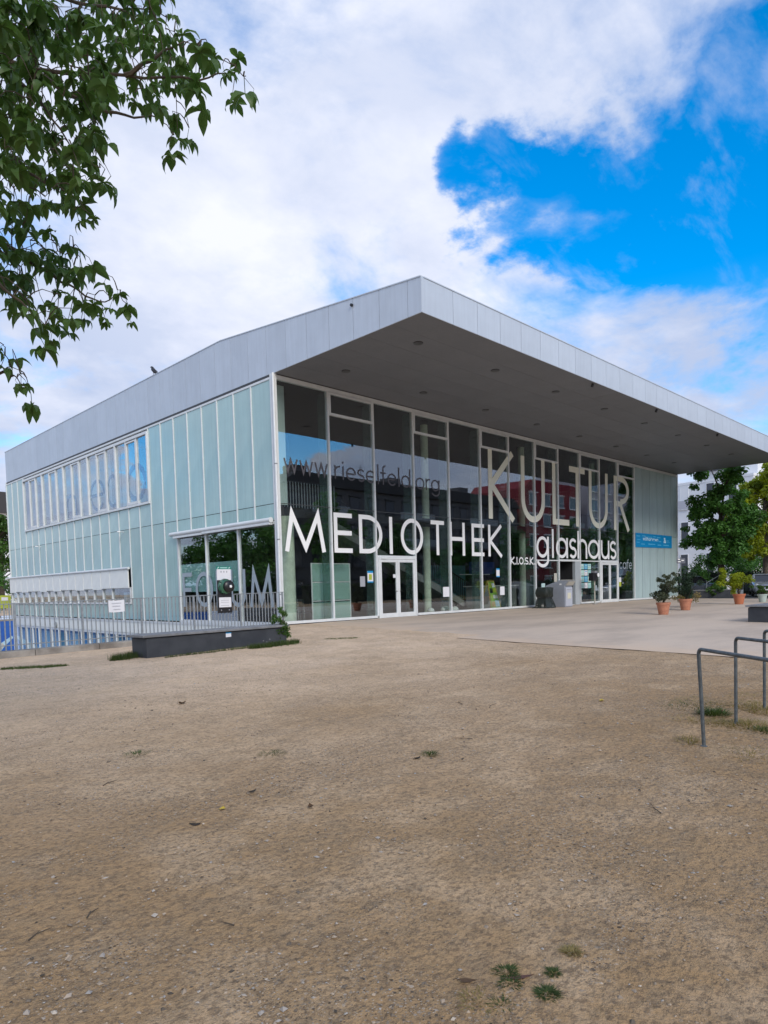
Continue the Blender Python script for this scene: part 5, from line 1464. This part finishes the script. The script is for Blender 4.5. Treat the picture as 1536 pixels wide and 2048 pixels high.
# ------------------------------------------------------------------ near tree over the upper left corner
nt_ = thing('leafy_tree', 'near tree whose drooping lobed leaves hang into the upper left corner', 'tree', (-17.6, -15.6, zg(-17, -15.6)))
TO = Vector(nt_.location)
def spray(seed):
    r_ = random.Random(seed); vs = []; fs = []
    npet = r_.choice((5, 5, 6, 7))
    def blade(base, yaw, droop, L, wd):
        o = len(vs); d = Vector((math.cos(yaw), math.sin(yaw), 0)); sd = Vector((-math.sin(yaw), math.cos(yaw), 0))
        n = 6; p = Vector(base); el = R(12)
        tw_ = r_.uniform(-.5, .5); sd = (sd + Vector((0, 0, tw_))).normalized()
        for i in range(n):
            f = i / (n - 1)
            wv = wd * (0.12, .62, 1.0, .92, .52, .0)[i] * (1 + r_.uniform(-.12, .12))
            nrm = sd.cross(d).normalized()
            cup = Vector((0, 0, 1)) * wv * .25
            vs.append(tuple(p - sd * wv * .5 + cup)); vs.append(tuple(p)); vs.append(tuple(p + sd * wv * .5 + cup))
            el -= droop / n
            p = p + (d * math.cos(el) + Vector((0, 0, math.sin(el)))) * L / (n - 1)
        for i in range(n - 1):
            a = o + i * 3; b_ = a + 3
            fs.extend([(a, a + 1, b_ + 1, b_), (a + 1, a + 2, b_ + 2, b_ + 1)])
    L0 = .055 + r_.random() * .05
    q = MB().tube([(0, 0, 0), (r_.uniform(-.02, .02), r_.uniform(-.02, .02), -L0)], .0022, 4)
    y0 = r_.random() * 6.28
    for k in range(npet):
        blade((0, 0, -L0), y0 + k * 2 * math.pi / npet + r_.uniform(-.3, .3), R(70 + 75 * r_.random()), .085 + .070 * r_.random(), .040 + .028 * r_.random())
    q.add(vs, fs)
    return q
SPR = [spray(s_) for s_ in range(9)]
SPRM = [q.mesh('leaf_spray', LEAFN, smooth=True) for q in SPR]
def inpoly(x, y, poly):
    c = False; n = len(poly)
    for i in range(n):
        x1_, y1_ = poly[i]; x2_, y2_ = poly[(i + 1) % n]
        if (y1_ > y) != (y2_ > y) and x < (x2_ - x1_) * (y - y1_) / (y2_ - y1_) + x1_: c = not c
    return c
DENSE = [(-90, -90), (330, -90), (345, 30), (325, 70), (400, 75), (425, 95), (415, 150), (330, 185), (300, 190), (240, 185), (190, 225), (180, 275), (205, 345), (150, 350), (165, 410), (110, 400), (60, 395), (20, 420), (-60, 430)]
LOW = [(-90, 400), (40, 400), (130, 470), (175, 520), (165, 555), (120, 560), (130, 610), (190, 620), (130, 650), (70, 600), (20, 570), (-60, 600)]
branches = [
    [(-160, 40, 6.4), (60, 140, 6.2), (250, 152, 6.0), (400, 158, 5.9), (470, 142, 5.8), (492, 152, 5.8)],
    [(-140, 60, 5.8), (20, 140, 5.7), (90, 215, 5.6), (150, 305, 5.6), (200, 335, 5.6)],
    [(-160, 270, 6.2), (0, 322, 6.0), (90, 362, 5.9), (150, 392, 5.9), (180, 428, 5.9)],
    [(-170, 420, 6.6), (0, 480, 6.4), (70, 530, 6.3), (140, 572, 6.2), (200, 606, 6.2), (240, 590, 6.2), (262, 625, 6.2)],
    [(-170, 700, 6.3), (0, 744, 6.2), (28, 752, 6.1), (52, 775, 6.1)],
    [(-120, -60, 6.0), (90, -10, 5.8), (215, 16, 5.6), (290, 20, 5.6), (332, 34, 5.6)],
    [(60, 140, 6.2), (180, 210, 6.0), (250, 232, 5.9), (320, 235, 5.9), (348, 270, 5.9)],
    [(-150, 500, 5.7), (-10, 560, 5.6), (60, 622, 5.6), (90, 650, 5.6)],
    [(-150, 620, 5.9), (-20, 680, 5.9), (8, 690, 5.9)],
    [(250, 152, 6.0), (300, 120, 5.9), (360, 85, 5.8), (395, 88, 5.8)]]
BP = []
for bi, b_ in enumerate(branches):
    pts = [at(*q) - TO for q in b_]
    n = len(pts)
    # smooth polyline
    fine = []
    for i in range(n - 1):
        for k in range(4):
            f = k / 4; q = pts[i].lerp(pts[i + 1], f); q.z += .012 * math.sin((i * 4 + k) * 1.9 + bi); fine.append(q)
    fine.append(pts[-1])
    part('branch', MB().tube(fine, [max(.0035, .020 * (1 - i / len(fine)) ** 1.2) for i in range(len(fine))], 6), BARK, nt_, smooth=True)
    BP += [(q, bi) for q in fine]
tk = MB().tube([(0, 0, -.3), (.05, .02, 1.2), (.1, .1, 2.6), (.25, .2, 4.2), (.5, .4, 6.2)], [.24, .19, .17, .13, .06], 12)
part('trunk', tk, BARK, nt_, smooth=True)
for b_ in branches[:6] + branches[7:9]:
    e = at(*b_[0]) - TO
    s_ = Vector((.12, .1, max(1.6, min(5.0, e.z - .8))))
    part('limb', MB().tube([s_, s_.lerp(e, .5) + Vector((0, 0, .18)), e], [.055, .038, .021], 8), BARK, nt_, smooth=True)
rl = random.Random(77)
spots = []
def add_spot(u, v, d): spots.append((at(u, v, d) - TO, rl.random() * 6.28, .6 + .75 * rl.random(), rl.randrange(9)))
tips = [(345, 12), (352, 40), (338, 60), (400, 92), (425, 102), (445, 128), (462, 128), (476, 108), (488, 152), (508, 178), (465, 188), (402, 196), (418, 92), (385, 150), (350, 165), (365, 95), (330, 90), (345, 222), (355, 262), (338, 285), (378, 255), (300, 190), (270, 185), (318, 210), (205, 268), (210, 338), (222, 352), (190, 300), (196, 250), (170, 350), (182, 428), (160, 395), (150, 420), (120, 385), (178, 515), (140, 470), (160, 500), (100, 450), (60, 480), (95, 520), (30, 500), (8, 520), (215, 550), (235, 580), (252, 600), (225, 600), (260, 632), (205, 618), (212, 640), (190, 590), (165, 600), (162, 640), (150, 575), (120, 590), (100, 610), (80, 590), (92, 652), (70, 630), (50, 600), (75, 665), (105, 660), (12, 580), (5, 690), (25, 698), (10, 712), (42, 742), (50, 760), (62, 788), (30, 760), (20, 610), (-20, 640)]
for u, v in tips: add_spot(u, v, 5.6 + rl.random() * .9)
while len(spots) < 500:
    u, v = rl.uniform(-90, 430), rl.uniform(-90, 440)
    if inpoly(u, v, DENSE):
        w = 1 - .55 * max(0, min(1, (u - 90) / 330)) - .25 * max(0, (v - 200) / 240)
        if rl.random() < w: add_spot(u, v, 4.9 + rl.random() * 2.6)
k_ = 0
while k_ < 58:
    u, v = rl.uniform(-90, 200), rl.uniform(395, 655)
    if inpoly(u, v, LOW): add_spot(u, v, 5.2 + rl.random() * 1.6); k_ += 1
tw_ = MB(); rest = MB()
def near(p):
    return min(BP, key=lambda q: (q[0] - p).length_squared)[0]
order = sorted(range(len(spots)), key=lambda k: min((q[0] - spots[k][0]).length for q in BP))
for i in order:
    p = spots[i][0]
    q = near(p + Vector((0, 0, .05)))
    if (q - p).length > .015:
        mid = q.lerp(p, .55) + Vector((rl.uniform(-.02, .02), rl.uniform(-.02, .02), .02 + .12 * (q - p).length))
        tw_.tube([q, q.lerp(mid, .5) + Vector((0, 0, .015)), mid, p], [.0055, .0045, .0035, .002], 4)
        BP.append((mid, 0))
    BP.append((p, 0))
for i, (p, yaw, s_, kind_) in enumerate(spots):
    if i < 299:
        o = link('leaf_spray', SPRM[kind_], nt_, p, (rl.uniform(-.5, .5), rl.uniform(-.5, .5), yaw)); o.scale = (s_, s_, s_)
    else:
        M_ = Matrix.Translation(p) @ Matrix.Rotation(yaw, 4, 'Z') @ Matrix.Scale(s_, 4)
        rest.add([M_ @ Vector(v) for v in SPR[kind_].v], SPR[kind_].f)
# the rest of the crown, out of the picture to the left and above
rc = random.Random(5)
def infr(p):
    d = _RM.transposed() @ (p - CAM)
    if d.z > -.3: return False
    u = U0 + FPX * d.x / -d.z; v = V0 - FPX * d.y / -d.z
    return -80 < u < 1620 and -80 < v < 2120
n = 0
while n < 1500:
    d = Vector((rc.gauss(0, 1), rc.gauss(0, 1), rc.gauss(0, 1))).normalized() * rc.random() ** .4
    p = Vector((-17.0 + d.x * 4.0, -15.4 + d.y * 4.2, 6.1 + d.z * 2.9))
    if infr(p): continue
    M_ = Matrix.Translation(p - TO) @ Matrix.Rotation(rc.random() * 6.28, 4, 'Z') @ Matrix.Scale(1.5, 4)
    q = SPR[rc.randrange(9)]
    rest.add([M_ @ Vector(v) for v in q.v], q.f); n += 1
tag(part('foliage', rest, LEAFN, nt_, smooth=True), kind='stuff')
tag(part('twigs', tw_, BARK, nt_), kind='stuff')

# ------------------------------------------------------------------ ground cover: pebbles, grit, leaves, weeds
NP = 42000
th = RNG.uniform(-1.05, 1.05, NP) + math.atan2(.6956, .7164)
rd = 1.6 * (14 / 1.6) ** (RNG.random(NP) ** .8)
px_ = CAM.x + rd * np.cos(th); py_ = CAM.y + rd * np.sin(th)
V8 = np.array([(1, 0, 0), (0, 1, 0), (-1, 0, 0), (0, -1, 0), (0, 0, 1), (0, 0, -1)], float)
F8 = np.array([(0, 1, 4), (1, 2, 4), (2, 3, 4), (3, 0, 4), (1, 0, 5), (2, 1, 5), (3, 2, 5), (0, 3, 5)])
keep = [i for i in range(NP) if not (px_[i] > -1.3 and py_[i] > -15) and not (px_[i] < 0 and py_[i] > -.9) and vnoise(px_[i] * .35, py_[i] * .35) + .5 * vnoise(px_[i], py_[i]) + RNG.normal() * .45 > -.15]
pv = []; pf = []
sz = RNG.lognormal(math.log(.0044), .55, NP).clip(.0018, .015)
for c, i in enumerate(keep):
    a = RNG.random() * 6.28; ca, sa = math.cos(a), math.sin(a)
    sx, sy, s3 = sz[i] * (1 + .5 * RNG.random()), sz[i] * (.7 + .4 * RNG.random()), sz[i] * (.35 + .4 * RNG.random())
    v = V8 * np.array([sx, sy, s3]) + RNG.normal(size=(6, 3)) * sz[i] * .15
    z = zg(px_[i], py_[i]) + s3 * .25
    pv.append(np.stack([px_[i] + v[:, 0] * ca - v[:, 1] * sa, py_[i] + v[:, 0] * sa + v[:, 1] * ca, z + v[:, 2]], 1)); pf.append(F8 + c * 6)
pb = MB(); pb.v = [tuple(x) for x in np.concatenate(pv)]; pb.f = [tuple(int(q) for q in x) for x in np.concatenate(pf)]
PEB = bpy.data.materials.new('pebble'); PEB.use_nodes = True
t = PEB.node_tree; g_ = N(t, 'ShaderNodeNewGeometry'); cr = N(t, 'ShaderNodeValToRGB')
cr.color_ramp.elements[0].color = (.05, .04, .03, 1); cr.color_ramp.elements[1].color = (.50, .43, .35, 1); cr.color_ramp.elements[1].position = 1
for pos, c_ in ((.35, (.30, .24, .18, 1)), (.65, (.42, .33, .24, 1)), (.85, (.30, .29, .28, 1))):
    e = cr.color_ramp.elements.new(pos); e.color = c_
t.links.new(g_.outputs['Random Per Island'], cr.inputs[0]); t.links.new(cr.outputs[0], t.nodes['Principled BSDF'].inputs['Base Color'])
t.nodes['Principled BSDF'].inputs['Roughness'].default_value = .85
tag(part('gravel', pb, PEB), 'loose small pebbles scattered over the trodden ground', 'gravel', kind='stuff')

def fallen(label, u, v, m, L, w, curl, rz, grp='fallen leaves on the gravel'):
    p = onground(u, v)
    t = thing('fallen_leaf', label, 'leaf', (p.x, p.y, p.z + .006), rz, grp)
    vs = []; fs = []
    for i in range(6):
        f = i / 5; x = (f - .5) * L; wd = w * (.1, .7, 1, .85, .5, .02)[i]; z = .45 * curl * (4 * (f - .5) ** 2)
        vs += [(x, -wd / 2, z + curl * .35), (x, 0, z), (x, wd / 2, z + curl * .15)]
    for i in range(5):
        a = i * 3; fs += [(a, a + 1, a + 4, a + 3), (a + 1, a + 2, a + 5, a + 4)]
    part('blade', MB().add(vs, fs), m, t, smooth=True)
    part('leaf_stem', MB().tube([(-L / 2, 0, curl), (-L * .75, .005, .002)], .0016, 4), BARK, t)
BRN = mat('brown_leaf', (.085, .045, .018), .7); YLF = mat('yellow_leaf', (.50, .36, .03), .6); DKL = mat('dark_leaf_litter', (.03, .022, .014), .8); REDB = mat('reddish_brown_leaf', (.09, .04, .03), .7); ORG = mat('orange_leaf', (.45, .13, .03), .6)
fallen('curled brown leaf left of the green weeds near the bottom edge', 935, 1965, BRN, .075, .035, .012, -.9)
fallen('long reddish brown strip lying right of the green weeds', 1042, 1958, REDB, .11, .028, .010, -.6)
fallen('bright yellow leaf in the left part of the ground', 445, 1619, YLF, .07, .045, .012, .9)
fallen('dark curled leaf left of the middle of the ground', 505, 1585, DKL, .08, .05, .02, .2)
fallen('dark brown crumpled leaf right of the dark curled leaf', 621, 1615, BRN, .06, .045, .025, 1.2)
fallen('brown leaf standing up far left before the bench', 365, 1408, BRN, .13, .09, .05, .3)
fallen('grey dark leaf at the lower left', 390, 1652, DKL, .08, .04, .02, 2.2)
fallen('small yellow leaf near the hoops on the right', 1203, 1402, YLF, .12, .06, .02, .5)
fallen('orange leaf between the two nearest hoops', 1442, 1424, ORG, .09, .06, .03, .6)
fallen('dark leaf in the middle of the gravel', 835, 1518, DKL, .08, .05, .02, .1)
def litter(label, u, v, L, rz):
    p = onground(u, v)
    t = thing('twig', label, 'twig', (p.x, p.y, p.z + .006), rz, 'thin twigs on the gravel')
    part('stick', MB().tube([(-L / 2, 0, 0), (-L * .1, L * .06, .006), (L / 2, -L * .04, .001)], [.004, .003, .0015], 5), BARK, t)
    part('side_stick', MB().tube([(-L * .1, L * .06, .006), (L * .15, L * .2, .004)], [.0025, .001], 4), BARK, t)
for i, (u, v, L, rz) in enumerate(((920, 1406, .28, .9), (220, 1567, .16, .5), (985, 1412, .3, .4), (925, 1478, .2, 2.1), (1310, 1618, .2, .8), (455, 1850, .08, 1.9), (185, 1828, .1, .7), (80, 1870, .12, .4))):
    litter(['straight twig in the upper middle of the gravel', 'short forked twig at the left of the gravel', 'long thin twig right of the straight one', 'bent twig pointing up in the middle', 'thin twig below the hoops on the right', 'short dark twig in the lower left middle', 'forked twig in the lower left', 'thin twig at the far lower left'][i], u, v, L, rz)

def tuft(name, label, p, rad, n, h, m, cat='grass tuft', flat=0., group=None):
    t = thing(name, label, cat, p, random.random() * 6, group)
    r_ = random.Random(n + int(abs(p[0]) * 100)); q = MB()
    for i in range(n):
        a = r_.random() * 6.28; d = rad * r_.random() ** .6
        bx_, by_ = d * math.cos(a), d * math.sin(a)
        hh = h * (.25 + .75 * r_.random()) * (1.1 - .55 * d / rad); la = a + r_.gauss(0, .8); ln = h * (.45 + .8 * r_.random() + flat) * (.5 + d / rad)
        w = .0022 + h * .018
        tx_, ty_ = ln * math.cos(la), ln * math.sin(la)
        sx_, sy_ = -math.sin(la) * w, math.cos(la) * w
        q.add([(bx_ - sx_, by_ - sy_, -.005), (bx_ + sx_, by_ + sy_, -.005), (bx_ + tx_ * .45 - sx_ * .8, by_ + ty_ * .45 - sy_ * .8, hh * .65), (bx_ + tx_ * .45 + sx_ * .8, by_ + ty_ * .45 + sy_ * .8, hh * .65), (bx_ + tx_, by_ + ty_, hh)],
              [(0, 1, 3, 2), (2, 3, 4)])
    tag(part('blades', q, m, t), kind='stuff')
    dq = MB()
    for i in range(max(6, n // 5)):
        a = r_.random() * 6.28; d = rad * 1.5 * r_.random() ** .5; la = r_.random() * 6.28; ln = h * (.8 + 1.0 * r_.random())
        x_, y_ = d * math.cos(a), d * math.sin(a); w = .0022 + h * .02
        dq.add([(x_ - math.sin(la) * w, y_ + math.cos(la) * w, .0), (x_ + math.sin(la) * w, y_ - math.cos(la) * w, .0), (x_ + ln * math.cos(la), y_ + ln * math.sin(la), .004 + h * .25 * r_.random())], [(0, 1, 2)])
    tag(part('dead_blades', dq, DRYG, t), kind='stuff')
    return t
def tp_(u, v): p = onground(u, v); return (p.x, p.y, p.z)
tuft('weed', 'larger dark green weed tuft near the bottom edge, upper half', tp_(1013, 1946), .026, 200, .024, GRASS, 'weed', .5)
tuft('weed', 'dark green weed tuft just below the larger one', tp_(1020, 1968), .030, 220, .022, GRASS, 'weed', .5)
tuft('weed', 'round green weed tuft right of the reddish strip', tp_(1095, 1990), .025, 200, .024, GRASS, 'weed', .5)
tuft('weed', 'tiny flat weed above the round tuft', tp_(1105, 1946), .018, 90, .016, GRASS, 'weed', .8)
tuft('weed', 'dry brownish weed ring at the lower right', tp_(1145, 1903), .03, 110, .016, DRYG, 'weed', .9)
tuft('weed', 'sprawling thin weed at the bottom edge', tp_(958, 2003), .06, 110, .018, DRYG, 'weed', 1.2)
tuft('weed', 'small sparse weed at the bottom right of the sprawling one', tp_(1003, 2008), .03, 70, .02, GRASS, 'weed', .8)
tuft('weed', 'small green weed in the middle of the gravel', tp_(860, 1510), .05, 80, .05, GRASS, 'weed', .5)
tuft('weed', 'flat green weed left of the middle', tp_(545, 1507), .11, 90, .025, GRASS, 'weed', .9)
tuft('weed', 'flat green weed at the left of the gravel', tp_(272, 1508), .11, 80, .025, GRASS, 'weed', .9)
hg = 'weedy patches round the bicycle hoops'
tuft('grass_tuft', 'green grass tuft right of the nearest hoop post', tp_(1428, 1428), .15, 320, .09, GRASS, group=hg)
tuft('grass_tuft', 'dry grass at the foot of the middle hoop', tp_(1500, 1452), .26, 380, .07, DRYG, group=hg)
tuft('grass_tuft', 'dry grass behind the middle hoop', tp_(1500, 1412), .24, 260, .06, DRYG, group=hg)
tuft('grass_tuft', 'dry sprout left of the nearest hoop post', tp_(1378, 1484), .10, 70, .08, DRYG, group=hg)
tuft('grass_tuft', 'thin green spread left of the hoops', tp_(1375, 1410), .35, 260, .03, GRASS, group=hg, flat=.5)
tuft('grass_tuft', 'matted dry grass between the two nearest hoop posts', tp_(1440, 1446), .22, 260, .04, DRYG, group=hg, flat=.6)
tuft('grass_tuft', 'dry grass round the far hoop post', tp_(1528, 1422), .2, 240, .06, DRYG, group=hg, flat=.3)
tuft('grass_tuft', 'brown dead weeds in front of the hoops', tp_(1395, 1440), .3, 220, .025, DRYG, group=hg, flat=.8)
tuft('grass_tuft', 'wide brown weed patch behind the nearest hoop post', tp_(1420, 1405), .42, 420, .03, DRYG, group=hg, flat=.8)
tuft('grass_tuft', 'brown weedy patch at the right edge beyond the middle hoop', tp_(1525, 1395), .4, 340, .035, DRYG, group=hg, flat=.7)
tuft('grass_tuft', 'green tuft by the right picture edge', tp_(1532, 1462), .14, 200, .06, GRASS, group=hg)
tuft('grass_tuft', 'dry flat grass below the hoops', tp_(1500, 1508), .3, 160, .03, DRYG, group=hg, flat=.5)
def strip(label, u0, v0, u1, v1, wd, n, h, m=GRASS):
    a, b_ = onground(u0, v0), onground(u1, v1)
    t = thing('grass_strip', label, 'grass', a)
    r_ = random.Random(n); q = MB(); d = b_ - a
    for i in range(n):
        f = r_.random(); p = d * f + Vector((r_.gauss(0, wd * math.sin(math.pi * f) ** .5 * .5), r_.gauss(0, wd * math.sin(math.pi * f) ** .5 * .5), 0))
        hh = h * (.4 + .8 * r_.random()); la = r_.random() * 6.28; ln = hh * (.4 + .6 * r_.random()); w = .006
        tx_, ty_ = ln * math.cos(la), ln * math.sin(la); sx_, sy_ = -math.sin(la) * w, math.cos(la) * w
        q.add([(p.x - sx_, p.y - sy_, p.z - .01), (p.x + sx_, p.y + sy_, p.z - .01), (p.x + tx_, p.y + ty_, p.z + hh)], [(0, 1, 2)])
    tag(part('blades', q, m, t), kind='stuff')
strip('thin grass strip at the left picture edge below the kerb', 5, 1339, 132, 1332, .22, 1500, .05)
strip('grass clump at the left foot of the stone bench', 228, 1322, 292, 1310, .26, 1800, .14)
strip('sparse grass along the front foot of the stone bench', 330, 1316, 560, 1288, .10, 900, .07)
strip('green grass at the right end of the stone bench', 500, 1298, 595, 1286, .24, 1800, .12)
strip('small flat grass patch on the gravel near the plaza edge', 655, 1278, 712, 1276, .25, 420, .03)
p = onground(566, 1284)
t_ = thing('shrub', 'small wild green shrub at the right end of the stone bench', 'shrub', p)
r1 = random.Random(9)
cl = [((r1.gauss(0, .13) + .10 * k / 16, r1.gauss(0, .12) + .1 * k / 16, .08 + .052 * k), .13 - .003 * k) for k in range(16)]
leafcloud('foliage', cl, 900, .075, LEAFM, t_, up=.3, aspect=.35)
sm = MB()
for k in range(7): sm.tube([(0, 0, 0), (r1.gauss(0, .06), r1.gauss(0, .06), .4), (r1.gauss(.08, .15), r1.gauss(.08, .12), .75 + .2 * r1.random())], [.008, .006, .002], 5)
part('stems', sm, BARK, t_)
